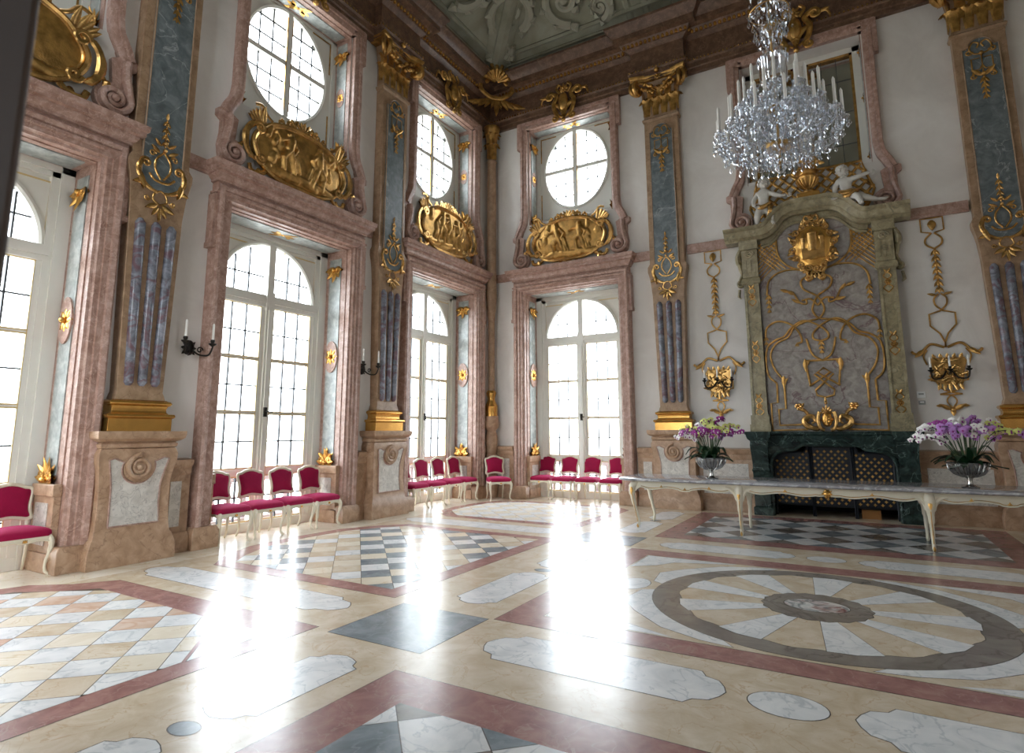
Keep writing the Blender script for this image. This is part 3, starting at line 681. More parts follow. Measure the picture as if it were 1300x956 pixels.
def pilaster_parts(r, seed=0):
    p = MB(); rings = []
    # pedestal: flaring base, waisted console body, moulded cap
    for z, hw, d in ((0, .52, -.36), (.18, .52, -.36), (.24, .50, -.345), (.32, .475, -.325), (.34, .455, -.31), (.45, .44, -.3), (.7, .425, -.28), (.95, .43, -.28), (1.12, .45, -.3), (1.24, .475, -.325), (1.33, .48, -.33), (1.4, .455, -.31), (1.41, .43, -.29), (1.44, .43, -.29)):
        rings.append(rr(hw, d, z))
    p.loft(rings); p.mould([(-.42, 0), (-.42, -.28), (.42, -.28), (.42, 0)], [(0, 1.4), (.04, 1.42), (.05, 1.46), (.02, 1.48), (.07, 1.5), (.11, 1.53), (.12, 1.58), (.12, 1.62), (-.2, 1.62)], 'xy')
    pe = p.build('pedestal', M['buff'], r, bevel=.006)
    def body(z):
        T = [(.34, -.31), (.45, -.3), (.7, -.28), (.95, -.28), (1.12, -.3), (1.24, -.325), (1.33, -.33)]
        for i in range(len(T)-1):
            if z <= T[i+1][0]: return T[i][1]+(T[i+1][1]-T[i][1])*(z-T[i][0])/(T[i+1][0]-T[i][0])
        return T[-1][1]
    # inset panel with a scalloped head round the scroll
    out = [(-.3, .47), (.3, .47), (.29, .7), (.295, .95), (.33, 1.14), (.36, 1.27), (.3, 1.29), (.24, 1.26)]
    sc = arc(0, 1.17, .2, .2, 20, -200, 18)
    poly = out+[(q_[0], q_[1]) for q_ in sc]+[(-.24, 1.26), (-.3, 1.29), (-.36, 1.27), (-.33, 1.14), (-.295, .95), (-.29, .7)]
    def front(poly, th, m):
        cx = [(a, body(max(.34, b))-th, b) for a, b in poly]; cb = [(a, body(max(.34, b))+.03, b) for a, b in poly]; m.loft([cb, cx])
    m = MB(); front(poly, .006, m); m.build('inset_panel', M['panel'], pe, smooth=0)
    m = MB(); q_ = [(a, body(max(.34, b))-.008, b) for a, b in poly]; m.tube(q_+[q_[0]], .011, 5); m.build('panel_edge', M['pink'], pe)
    m = MB(); m.tube([(0, -.25, 1.17), (0, -.335, 1.17)], .185, 28)
    m.tube([(a, -.34, b) for a, b in spiral(0, 1.17, .16, .03, PI/2, 2.2, 60)], [.03, .026, .02, .014], 8); m.ball((0, -.345, 1.17), .035, 10, 8); m.build('scroll', M['buff'], pe)
    # gilded base
    m = MB(); m.mould([(-.39, 0), (-.39, -.27), (.39, -.27), (.39, 0)], [(0, 1.62), (0, 1.78), (.02, 1.79), (.03, 1.81), (.02, 1.835), (-.03, 1.84), (-.05, 1.86), (-.055, 1.9), (-.04, 1.94), (-.02, 1.95), (-.005, 1.975), (-.02, 2.0), (-.04, 2.005), (-.06, 2.02), (-.2, 2.03)], 'xy')
    m.box(-.37, .37, -.25, 0, 1.62, 1.8)
    m.build('gilded_base', M['goldb'], r, bevel=.004)
    # tapering shaft with console shoulders
    m = MB(); rings = []
    for z, hw, d in ((2.0, .32, -.21), (2.08, .3, -.2), (2.12, .285, -.19), (4.55, .35, -.19), (4.85, .375, -.2), (5.0, .4, -.215), (5.12, .43, -.22), (5.22, .43, -.22), (5.3, .385, -.2), (5.36, .385, -.19), (8.7, .385, -.19)): rings.append(rr(hw, d, z))
    m.loft(rings); sh = m.build('shaft', M['brown'], r, bevel=.006)
    for s in (-1, 0, 1):
        m = MB(); b0, b1 = s*.165, s*.205
        m.tube([(b0, -.19, 2.2), (b0, -.195, 2.24), (b1, -.195, 4.36), (b1, -.19, 4.42)], [.03, .058, .066, .03], 14); m.build('flute', M['mauve'], sh)
    # blue inlay with arched head and rounded foot
    po = arc(0, 5.05, .27, .2, 180, 360, 14)+[(.265, 8.42), (.2, 8.42), (.2, 8.45)]+arc(0, 8.45, .17, .15, 0, 180, 12)+[(-.2, 8.45), (-.2, 8.42), (-.265, 8.42)]
    MB().prism(po, -.222, -.1).build('blue_inlay', M['blue'], sh, smooth=0)
    m = MB(); q_ = [(a, -.222, b) for a, b in po]; m.tube(q_+[q_[0]], .012, 5); m.build('inlay_edge', M['brown'], sh)
    # gilded lyre at the foot of the inlay
    m = MB(); D = -.235
    for s in (-1, 1):
        c = [(s*x, z) for x, z in ((0, 4.98), (.1, 5.0), (.17, 5.07))]; m.strap(cr([(a, b, 0) for a, b in c], 5), .018, D)
        m.strap(cr([(s*.04, 4.83, 0), (s*.16, 4.87, 0), (s*.27, 4.97, 0), (s*.31, 5.1, 0), (s*.28, 5.2, 0)], 5)+[Vector((a, b, 0)) for a, b in spiral(s*.22, 5.2, .065, .02, 0 if s > 0 else PI, 1.1*s, 16)], .028, D, taper=[.022, .03, .036, .03, .022, .016])
        m.leaf(s*.29, 5.06, 255 if s > 0 else 285, .26, .05, D, bulge=.2); m.leaf(s*.24, 4.93, 200 if s < 0 else 340, .14, .04, D)
        m.strap(cr([(s*.015, 5.02, 0), (s*.1, 5.16, 0), (s*.09, 5.3, 0), (s*.0, 5.42, 0)], 5), .016, D)
        m.leaf(s*.06, 5.4, 90-s*60, .14, .035, D); m.leaf(s*.05, 5.5, 90-s*50, .12, .03, D); m.strap(spiral(s*.15, 5.36, .05, .015, PI if s > 0 else 0, -1.2*s, 12), .012, D)
        # pendant below
        m.strap(cr([(s*.0, 4.66, 0), (s*.09, 4.72, 0), (s*.07, 4.82, 0), (0, 4.86, 0)], 5), .014, D-.0); m.leaf(s*.03, 4.66, 270+s*62, .18, .045, D); m.leaf(s*.02, 4.62, 270+s*30, .15, .035, D); m.strap(spiral(s*.17, 4.72, .045, .012, 0 if s < 0 else PI, 1.2*s, 12), .012, D)
    m.leaf(0, 4.62, 270, .2, .03, D)
    for k in range(4): m.husk(0, 5.62+.1*k-.04, .1, D)
    m.leaf(0, 5.9, 90, .1, .025, D); m.ball((0, D-.02, 5.55), .035, 8, 6); m.ball((0, D-.02, 5.44), .03, 8, 6)
    m.build('gilded_lyre', M['gold'], sh)
    # gilded strapwork and husk drop at the head
    m = MB()
    for s in (-1, 1):
        m.strap(cr([(0, 8.28, 0), (s*.1, 8.3, 0), (s*.16, 8.4, 0), (s*.1, 8.52, 0), (s*.02, 8.48, 0), (s*.05, 8.4, 0)], 5), .014, D)
        m.strap(spiral(s*.17, 8.34, .06, .015, PI if s > 0 else 0, 1.3*s, 14), .012, D)
        m.strap([(s*.03, 8.2), (s*.15, 8.2), (s*.15, 7.98), (s*.04, 7.98), (0, 8.06)], .012, D)
        m.leaf(s*.02, 7.86, 90-s*48, .2, .045, D); m.leaf(s*.1, 7.98, 270+s*30, .14, .03, D); m.strap(spiral(s*.15, 7.86, .05, .012, 0 if s < 0 else PI, 1.2*s, 12), .012, D)
    m.strap([(0, 8.3), (0, 7.9)], .01, D)
    for k in range(4): m.husk(0, 7.82-.11*k, .13-.012*k, D)
    m.ball((0, D-.02, 7.88), .04, 8, 6); m.ball((0, D-.02, 8.28), .035, 8, 6)
    m.build('gilded_drop', M['goldd'], sh)
    # capital: astragal, bell, acanthus, volutes, concave abacus
    m = MB(); m.mould([(-.385, 0), (-.385, -.19), (.385, -.19), (.385, 0)], [(0, 8.7), (.03, 8.72), (.04, 8.76), (.02, 8.79), (0, 8.8)], 'xy')
    m.loft([rr(.385, -.19, 8.78), rr(.385, -.19, 9.2), rr(.42, -.22, 9.5), rr(.46, -.26, 9.68)])
    cp = m.build('capital', M['brown'], r, bevel=.004)
    m = MB()
    for u in (-.3, -.1, .1, .3): acanthus(m, u, -.19, 8.84, .44, .12)
    for u in (-.2, 0, .2): acanthus(m, u, -.2, 9.08, .45, .12)
    for s in (-1, 1):
        for y in (-.15, -.1): acanthus(m, s*.385, y, 8.9+(.2 if y < -.12 else 0), .4, .08, fwd=(s, 0))
        # volutes on the corners, garland between
        sp = spiral(0, 0, .17, .03, PI*.5, -1.8, 40)
        for (dx, dy) in ((s*.8, -.6), (s*.25, -.97)):
            base = Vector((s*.47, -.27, 9.52)); ax = Vector((dx, dy, 0)).normalized()
            m.tube([tuple(base+ax*(.05+a)+Vector((0, 0, b))) for a, b in sp], [.055, .05, .04, .03, .025], 7)
        m.ball((s*.5, -.33, 9.5), (.07, .07, .07), 8, 6)
        m.tube([(s*.06, -.24, 9.42), (s*.16, -.3, 9.5), (s*.28, -.33, 9.6), (s*.42, -.33, 9.66)], [.02, .03, .035, .03], 7)
        for k in range(6): m.ball((s*(.1+.055*k), -.34+.004*k, 9.34+.03*k+.02*(k % 2)), .045, 7, 5)
    ab = [(-.62, 0), (-.62, -.4), (-.5, -.38), (-.3, -.31), (0, -.28), (.3, -.31), (.5, -.38), (.62, -.4), (.62, 0)]
    m.mould(ab, [(-.04, 9.66), (0, 9.68), (.01, 9.72), (-.01, 9.74), (.015, 9.77), (.02, 9.82), (-.2, 9.84)], 'xy')
    m.add([(a, b, 9.67) for a, b in ab], [tuple(range(9))]); m.add([(a, b, 9.83) for a, b in ab], [tuple(range(9))])
    m.rosette(0, 9.76, .12, -.3); m.ball((0, -.36, 9.86), .06, 8, 6)
    for s in (-1, 1): m.ball((s*.3, -.34, 9.58), .05, 8, 6); m.ball((s*.15, -.32, 9.52), .045, 8, 6)
    m.build('gilded_foliage', M['goldd'], cp)
PT = thing('pilaster', '', 'pilaster'); pilaster_parts(PT)
PLAB = [('L', PL[0], 'brown and blue marble pilaster between the leftmost tall window and the next one'),
        ('L', PL[1], 'brown and blue marble pilaster on the window wall nearest the corner'),
        ('R', PR[0], 'marble pilaster with gilded capital between the corner window and the fireplace'),
        ('R', PR[1], 'dim marble pilaster with blue inlay at the right edge, right of the fireplace')]
for i, (w, u, lab) in enumerate(PLAB):
    o = PT if i == 0 else copy_tree(PT); put(o, w, u); o['label'] = lab; o['group'] = 'marble pilasters'
# slender corner pilaster
r = thing('corner_pilaster', 'slender half column with small gilded base in the corner behind the lone red chair', 'pilaster', (XW+.23, YW-.23, 0))
m = MB(); m.lathe([(.17, 0), (.17, .3), (.13, .34), (.13, .9), (.15, .98), (.15, 1.02), (.12, 1.06), (.15, 1.2), (.165, 1.4), (.15, 1.5), (.12, 1.6), (.13, 1.64), (.19, 1.7), (.2, 1.78), (.18, 1.95), (.19, 1.98)], 20); m.build('pedestal', M['buff'], r)
m = MB(); m.lathe([(.16, 1.98), (.16, 2.2), (.17, 2.22), (.15, 2.26), (.1, 2.36), (.09, 2.42), (.12, 2.52), (.13, 2.56), (.1, 2.62)], 20); m.build('gilded_base', M['goldb'], r)
m = MB(); m.lathe([(.1, 2.6), (.085, 2.66), (.085, 4.4), (.13, 4.8), (.15, 5.1), (.13, 5.3), (.12, 8.7), (.14, 8.75), (.12, 8.8)], 16); m.build('shaft', M['brown'], r)
m = MB()
for k in range(8): acanthus(m, .1*cos(k*PI/4), .1*sin(k*PI/4), 8.85, .4, .07, (cos(k*PI/4), sin(k*PI/4))); acanthus(m, .12*cos(k*PI/4+.4), .12*sin(k*PI/4+.4), 9.15, .4, .08, (cos(k*PI/4+.4), sin(k*PI/4+.4)))
m.lathe([(.1, 8.8), (.13, 9.3), (.2, 9.6), (.22, 9.66), (.22, 9.74), (.1, 9.76)], 12); m.build('capital', M['goldd'], r)
# gilded shell in the corner of the cornice
r = thing('gilded_shell', 'gilded shell and scrolls filling the corner of the cornice under the vault', 'ornament', (XW+.58, YW-.58, 10.3), PI*.25)
m = MB()
for k in range(9):
    a = math.radians(15+150*k/8); m.tube([(.04*cos(a), -.05, .45+.05*sin(a)), (.3*cos(a), -.16, .45+.3*sin(a)), (.46*cos(a), -.1, .45+.5*sin(a))], [.02, .06, .05], 6)
m.build('shell', M['goldd'], r)
m = MB()
for s in (-1, 1):
    m.strap(cr([(0, 0, 0), (s*.2, .05, 0), (s*.42, .25, 0), (s*.4, .5, 0)], 6)+[Vector((a, b, 0)) for a, b in spiral(s*.3, .5, .1, .02, 0 if s > 0 else PI, 1.4*s, 18)], .06, -.05)
    for k in range(5): m.leaf(s*.1*k, .1-.05*k, 270+s*(20+14*k), .4, .08, -.02)
m.leaf(0, 0, 270, .5, .09, -.04); m.build('scrollwork', M['goldd'], r)

# ------------------------------------------------------------------ gilded cartouches over the tall windows
def gauss_caps(caps, x, z):
    h = 0
    for (x0, z0, x1, z1, r0, a) in caps:
        dx, dz = x1-x0, z1-z0; L = dx*dx+dz*dz; t = 0 if L < 1e-9 else max(0, min(1, ((x-x0)*dx+(z-z0)*dz)/L)); d = math.hypot(x-x0-dx*t, z-z0-dz*t)
        if d < r0: h = max(h, a*math.sqrt(1-(d/r0)**2))
    return h
def figure(x, z, s, fl, rn):
    """a small bas-relief figure as capsules: head, torso, limbs, drapery"""
    c = []; lean = rn.uniform(-.06, .06)*s; h = lambda a, b, c_, d, r_, A: c.append((x+fl*a*s, z+b*s, x+fl*c_*s, z+d*s, r_*s, A))
    h(.02+lean, .36, .02+lean, .39, .055, .05); h(lean, .28, 0, .08, .085, .055)
    k = rn.uniform(-.05, .1); h(0, .06, .12, -.1+k, .06, .05); h(.12, -.1+k, .09, -.32, .045, .04); h(-.02, .06, -.08, -.14, .06, .045); h(-.08, -.14, -.14, -.33, .045, .035)
    h(.05, .26, .2, .2+k, .035, .045); h(.2, .2+k, .3, .3-k, .03, .04); h(-.05, .26, -.16, .14, .035, .04); h(-.16, .14, -.1, .02, .03, .04)
    for i in range(3): h(-.06-.05*i, .1-.04*i, -.12-.07*i, -.28, .03, .025)
    return c
def cartouche(seed, nfig):
    rn = random.Random(seed)
    half = [(0, .5), (.3, .48), (.52, .42), (.7, .33), (.88, .14), (.93, -.04), (.84, -.25), (.62, -.42), (.35, -.49), (0, -.5)]
    ol = [(p.x, p.y) for p in cr([(a, b, 0) for a, b in half[:-1]]+[(-a, b, 0) for a, b in half[::-1][:-1]]+[], 5, True)]
    def inside(x, z):
        c = False; j = len(ol)-1
        for i in range(len(ol)):
            if (ol[i][1] > z) != (ol[j][1] > z) and x < (ol[j][0]-ol[i][0])*(z-ol[i][1])/(ol[j][1]-ol[i][1])+ol[i][0]: c = not c
            j = i
        return c
    caps = []
    for k in range(nfig):
        caps += figure(-.25+.5*k/max(1, nfig-1)+rn.uniform(-.08, .08) if nfig > 1 else 0, -.03+rn.uniform(-.05, .05), rn.uniform(.85, 1.05), rn.choice((-1, 1)), rn)
    for k in range(9): x = -.75+1.5*k/8; caps.append((x-.1, -.36+rn.uniform(-.05, .03), x+.1, -.36+rn.uniform(-.05, .05), .07, .03))
    if nfig:
        for k in range(8): x = rn.choice((-1, 1))*rn.uniform(.4, .75); z = rn.uniform(-.2, .25); caps.append((x, z, x+rn.uniform(-.05, .05), z+rn.uniform(.05, .2), rn.uniform(.04, .08), .03))
    pl = MB(); n = 150; hx, hz = .95, .52; idx = {}; vs = []
    for i in range(n+1):
        for j in range(n//2+1):
            x, z = -hx+2*hx*i/n, -hz+2*hz*j/(n//2)
            if inside(x, z): idx[(i, j)] = len(vs); vs.append((x, -.07-.06*(1-(x/hx)**2)*(1-(z/hz)**2)-gauss_caps(caps, x, z)*1.5, z))
    fs = [tuple(idx[q_] for q_ in ((i, j), (i+1, j), (i+1, j+1), (i, j+1))) for i in range(n) for j in range(n//2) if all(q_ in idx for q_ in ((i, j), (i+1, j), (i+1, j+1), (i, j+1)))]
    pl.add(vs, fs); pl.prism(ol, -.06, .0)
    fr = MB(); fr.tube([(a, -.085, b) for a, b in ol+ol[:1]], .042, 7); fr.tube([(a*.94, -.09, b*.93) for a, b in ol+ol[:1]], .018, 5)
    scs = []
    for s in (-1, 1):
        sc = MB(); scs.append(sc)
        # side C-scrolls, batwing ears, lower corners
        sc.strap([(s*a, b) for a, b in arc(.86, -.02, .22, .3, -85, 85, 14)], .05, -.1, taper=[.02, .05, .06, .05, .03]); sc.strap(spiral(s*.84, .22, .1, .025, 0 if s > 0 else PI, 1.35*s, 20), .035, -.12); sc.strap(spiral(s*.8, -.27, .09, .025, 0 if s > 0 else PI, -1.3*s, 20), .035, -.12)
        for k in range(5): sc.leaf(s*(.74+.03*k), .27+.01*k, 90-s*(8+14*k), .34-.035*k, .055, -.06, bulge=.25)
        sc.strap(cr([(s*.6, .44, 0), (s*.7, .5, 0), (s*.8, .62, 0), (s*.92, .6, 0)], 5), .028, -.07)
        sc.strap(cr([(s*.66, -.42, 0), (s*.78, -.5, 0), (s*.92, -.5, 0), (s*.97, -.4, 0)], 5), .04, -.07); sc.leaf(s*.8, -.42, 270-s*10, .2, .08, -.06)
        sc.strap(cr([(s*1.02, -.1, 0), (s*1.12, -.14, 0), (s*1.14, -.26, 0)], 5), .025, -.08); sc.ball((s*1.16, -.08, -.2), .05, 7, 5)
        sc.strap(spiral(s*.28, .54, .09, .02, PI*.5, 1.4*s, 18), .03, -.09); sc.strap(spiral(s*.13, .56, .08, .02, PI*.5, -1.3*s, 16), .028, -.1); sc.strap(spiral(s*.45, .5, .07, .02, PI*.5, 1.2*s, 14), .024, -.08)
        sc.strap(cr([(0, -.52, 0), (s*.1, -.6, 0), (s*.2, -.56, 0), (s*.3, -.62, 0)], 5), .026, -.08); sc.strap(spiral(s*.09, -.6, .06, .015, PI/2, 1.3*s, 14), .022, -.09)
    sc = MB(); scs.append(sc)
    for k in range(5): sc.leaf(0, .5, 90+(k-2)*28, .2, .045, -.09)
    sc = MB(); scs.append(sc)
    for k in range(3): sc.leaf(0, -.54, 270+(k-1)*26, .17, .04, -.09)
    return pl, fr, scs
for w, u, sd, nf, mt, lab in (('L', LW['1'], 3, 0, 'goldd', 'plain gilded cartouche above the leftmost tall window, partly hidden by the door jamb'),
                              ('L', LW['2'], 8, 2, 'goldd', 'gilded relief cartouche with two figures above the second tall window from the left'),
                              ('L', LW['3'], 21, 3, 'goldd', 'gilded relief cartouche on the window wall nearest the corner, seen at a slant'),
                              ('R', RWIN, 34, 2, 'goldd', 'gilded relief cartouche between tall and oval windows of the fireplace wall')):
    r = put(thing('gilded_cartouche', lab, 'relief', group='gilded cartouches'), w, u); r.location.z = 6.3
    pl, fr, scs = cartouche(sd, nf)
    for m in [pl, fr]+scs: m.v = [(x*1.04, y-.03, z*1.05) for x, y, z in m.v]
    pl.build('relief_plate', M[mt], r, smooth=55); fr.build('rim', M['gold'], r); 
    for m, nm in zip(scs, ('scrollwork', 'scrollwork', 'crest_leaves', 'pendant_leaves')): m.build(nm, M['gold'], r)
# gilded crests on the frieze above the upper windows
def crest():
    ms = []
    for s in (-1, 1):
        m = MB(); ms.append(m)
        m.strap(cr([(s*.05, -.35, 0), (s*.22, -.2, 0), (s*.28, .05, 0), (s*.2, .25, 0), (s*.35, .38, 0)], 6)+[Vector((a, b, 0)) for a, b in spiral(s*.38, .28, .1, .02, PI/2, -1.3*s, 18)], .05, -.1, taper=[.03, .06, .06, .05, .04, .03])
        m.strap(spiral(s*.24, -.36, .1, .02, PI/2, 1.4*s, 18), .035, -.12); m.strap(cr([(s*.1, .3, 0), (s*.2, .46, 0), (s*.12, .56, 0)], 5), .035, -.1)
        for k in range(4): m.leaf(s*(.05+.07*k), -.05+.03*k, 270-s*(10+18*k), .36, .07, -.1)
        m.leaf(s*.4, .3, 0 if s > 0 else 180, .26, .05, -.08); m.strap(cr([(s*.44, .3, 0), (s*.6, .28, 0), (s*.66, .16, 0)], 5), .025, -.08)
    m = MB(); ms.append(m); m.ball((0, -.14, .05), (.13, .08, .24), 12, 8); m.rosette(0, .42, .16, -.1); m.ball((0, -.14, -.45), .06, 8, 6)
    return ms
for w, u, lab in (('L', LW['2'], 'gilded crest on the frieze over the second oval window, at top edge'), ('L', LW['3'], 'gilded crest on the frieze over the oval window nearest the corner'), ('R', RWIN, 'gilded crest on the frieze over the oval window of the fireplace wall'), ('R', RFP, 'gilded crest on the frieze behind the top of the chandelier')):
    r = put(thing('gilded_crest', lab, 'ornament', group='gilded crests'), w, u); 
    for m, nm in zip(crest(), ('scroll', 'scroll', 'shield')): m.v = [(x, y-.12, z+9.82) for x, y, z in m.v]; m.build(nm, M['goldd'], r)
# ------------------------------------------------------------------ iron sconces on the window wall
def iron_sconce(lab, u):
    r = put(thing('candle_sconce', lab, 'sconce', group='iron sconces on the window wall'), 'L', u); r.location.z = 2.8
    m = MB(); m.rosette(0, 0, .13, -.02); m.ball((0, -.03, 0), (.07, .05, .11), 10, 8); m.build('wall_rosette', M['iron'], r)
    for s in (-1, 1):
        m = MB(); m.tube(cr([(s*.02, -.05, -.02), (s*.08, -.14, -.1), (s*.17, -.22, -.1), (s*.2, -.26, 0), (s*.2, -.26, .04)], 6), .013, 7); m.strap(spiral(s*.1, -.03, .05, .015, 0, 1.2*s, 12), .01, -.12)
        a = m.build('arm', M['iron'], r); m = MB(); m.lathe([(.012, .02), (.05, .05), (.055, .065), (.02, .07), (.03, .09), (.03, .12), (.02, .12)], 12, (s*.2, -.26, 0)); m.build('drip_pan', M['iron'], a)
        m = MB(); m.lathe([(.016, .1), (.015, .34), (.004, .36)], 10, (s*.2, -.26, 0)); m.build('candle', M['candle'], a)
iron_sconce('dark iron two-candle sconce left of the second tall window', 4.83)
iron_sconce('dark iron two-candle sconce left of the pilaster nearest the corner', 8.24)
# ------------------------------------------------------------------ fireplace: dark green chimneypiece with a gilt-starred screen
FPG = put(thing('fireplace', 'dark green marble chimneypiece with curved opening below the tall gilded panel', 'fireplace'), 'R', RFP)
m = MB()
op = [(-1.0, 0), (-1.0, .95), (-.97, 1.07), (-.88, 1.16), (-.75, 1.2), (-.56, 1.22), (-.5, 1.27), (-.42, 1.32)]
op = op+[(.42, 1.32)]+[(-a, b) for a, b in op[::-1]][1:]
m.prism([(-1.36, 0)]+op+[(1.36, 0), (1.36, 1.46), (-1.36, 1.46)], -.3, 0)
m.mould(op, [(0, .3), (-.0, .33), (-.03, .345), (-.06, .33), (-.07, .3)], 'uz')
m.mould([(-1.36, 0), (-1.36, -.3), (1.36, -.3), (1.36, 0)], [(0, 1.3), (.02, 1.33), (.02, 1.42), (.05, 1.46), (.06, 1.5), (.1, 1.53), (.11, 1.58), (-.35, 1.58)], 'xy')
m.box(-1.36, 1.36, -.3, 0, 1.4, 1.58)
for s in (-1, 1): m.box(*sorted((s*.35, s*.85)), -.315, -.28, 1.3, 1.42)
m.build('surround', M['green'], FPG, bevel=.006)
for s in (-1, 1):
    j = MB(); rings = []
    for z, hw, d in ((0, .17, -.4), (.14, .17, -.4), (.17, .14, -.36), (.5, .13, -.35), (.78, .14, -.37), (.84, .16, -.41), (.9, .14, -.38), (1.0, .145, -.4), (1.2, .155, -.46), (1.32, .16, -.48), (1.4, .155, -.46), (1.44, .2, -.5), (1.5, .22, -.52), (1.58, .22, -.52)):
        rings.append([(s*1.2-hw, -.1, z), (s*1.2-hw, d, z), (s*1.2+hw, d, z), (s*1.2+hw, -.1, z)])
    j.loft(rings)
    for q_ in (-1, 1): j.tube([(s*1.2+q_*.15, -.42+.07*cos(t)*(1-.08*k), 1.3+.07*sin(t)*(1-.08*k)) for k, t in enumerate([.7*i for i in range(12)])], .014, 6)
    j.prism([(s*1.2-.07, .22), (s*1.2+.07, .22), (s*1.2+.08, .7), (s*1.2-.08, .7)], -.365, -.3)
    j.build('console_jamb', M['green'], FPG, bevel=.008)
m = MB(); m.box(-1.05, 1.05, .88, .95, 0, 1.42); m.box(-1.05, -1.03, .1, .9, 0, 1.42); m.box(1.03, 1.05, .1, .9, 0, 1.42); m.box(-1.05, 1.05, .1, .9, 1.4, 1.42); m.build('firebox', M['soot'], FPG)
SCR = put(thing('fire_screen', 'navy three-leaf fire screen studded with gilt stars, inside the dark fireplace', 'fire screen'), 'R', RFP)
SCR.location.y -= .06
for k, (a, b) in enumerate(((-.99, -.36), (-.33, .33), (.36, .99))):
    top = lambda u: 1.3 if abs(u) < .42 else (1.2-.02*(abs(u)-.42)/.4 if abs(u) < .8 else 1.18-.9*(abs(u)-.8)**1.6)
    N = 14; pts = [(a, .2), (b, .2)]+[(b+(a-b)*i/N, top(b+(a-b)*i/N)) for i in range(N+1)]
    p = MB(); p.prism(pts, 0, .015); p = p.build('leaf_panel', M['navy'], SCR, smooth=0)
    f = MB(); q_ = [(x, -.005, z) for x, z in pts]; f.tube(q_+[q_[0]], .022, 4); f.tube([(a, -.005, .2), (a, -.005, 0)], .016, 4); f.tube([(b, -.005, .2), (b, -.005, 0)], .016, 4); f.build('leaf_frame', M['navy'], p)
    g_ = MB(); st = .063; i = 0
    for r_ in range(20):
        for c_ in range(14):
            if (r_+c_) % 2: continue
            x, z = a+.05+c_*st*.92, .26+r_*st
            if x > b-.035 or z > top(x)-.05 or (abs(x) > .8 and z > top(x)-.09): continue
            for q_ in range(4): g_.leaf(x, z, 90*q_, .029, .0125, -.004, t=.5, bulge=0)
    g_.build('gilt_stars', M['goldd'], p, smooth=0)
m = MB(); m.box(.42, .72, 0, .03, 0, .16); o = m.build('board', M['board']); tag(o, 'orange wooden board standing on the floor under the fire screen', 'board'); o.location = (RFP, YW-.0, 0); o.location.y = YW+.02

# ------------------------------------------------------------------ overmantel
OM = put(thing('overmantel', 'tall grey marble panel with gilded strapwork, framed in olive marble above the fireplace', 'overmantel'), 'R', RFP)
m = MB(); m.prism([(-1.05, 1.58), (1.05, 1.58), (1.05, 5.5), (.62, 5.6), (.4, 5.86), (-.4, 5.86), (-.62, 5.6), (-1.05, 5.5)], -.16, 0); pan = m.build('panel', M['greypan'], OM, smooth=0)
fr = MB()
for s in (-1, 1):
    c = s*1.17
    fr.box(c-.19, c+.19, -.3, 0, 1.58, 1.72); fr.box(c-.17, c+.17, -.28, 0, 1.7, 1.9); fr.box(c-.145, c+.145, -.24, 0, 1.88, 4.6)
    for q_ in (-1, 1): fr.box(c+q_*.12-.025, c+q_*.12+.025, -.26, 0, 1.9, 4.55)
    # head with side scrolls
    fr.mould([(c-.15, 0), (c-.15, -.25), (c+.15, -.25), (c+.15, 0)], [(0, 4.55), (.03, 4.58), (.03, 4.66), (0, 4.7), (0, 4.75), (-.1, 4.75)], 'xy'); fr.box(c-.15, c+.15, -.27, 0, 4.7, 5.3)
    for k in range(3): fr.box(c-.085+.085*k-.022, c-.085+.085*k+.022, -.285, -.2, 4.78, 5.05)
    fr.tube([(a, -.28, b) for a, b in spiral(c, 5.18, .09, .02, 0, 1.8, 24)], .02, 6)
    sc = cr([(s*1.34, 5.3, 0), (s*1.4, 5.15, 0), (s*1.37, 4.95, 0), (s*1.34, 4.8, 0), (s*1.4, 4.66, 0)], 6)+[Vector((a, b, 0)) for a, b in spiral(s*1.38, 4.6, .07, .02, PI/2, -1.2*s, 14)]
    fr.tube([(p.x, -.12, p.y) for p in sc], [.07, .07, .05, .04, .035, .03, .025], 8, flat=(1, 2), up=(0, -1, 0))
    fr.tube([(s*1.42, -.1, 4.5), (s*1.44, -.1, 4.35), (s*1.4, -.1, 4.3)], [.03, .035, .01], 6)
cp = [(-1.62, 5.46), (-.92, 5.46), (-.78, 5.49), (-.66, 5.57), (-.57, 5.68), (-.48, 5.78), (-.38, 5.84), (-.3, 5.86)]; cp = cp+[(-a, b) for a, b in cp[::-1]]
pf = [(0, 0), (0, .3), (-.04, .33), (-.06, .38), (-.13, .42), (-.18, .44), (-.21, .5), (-.25, .52), (-.27, 0)]
fr.mould(cp, pf, 'uz'); fr.mould([(a, b-.16) for a, b in cp if abs(a) < 1.0], [(.0, 0), (0, .2), (-.03, .23), (-.06, .2), (-.16, .2), (-.16, 0)], 'uz')
for s in (-1, 1): fr.box(*sorted((s*1.0, s*1.36)), -.32, 0, 5.28, 5.47)
fr.prism([(-1.3, 5.44)]+[(a, b-.0) for a, b in cp if abs(a) < 1]+[(1.3, 5.44), (1.3, 5.7), (.9, 5.7), (.5, 6.05), (-.5, 6.05), (-.9, 5.7), (-1.3, 5.7)], -.12, 0)
fr.build('frame', M['olive'], OM, bevel=.005)
D = -.18
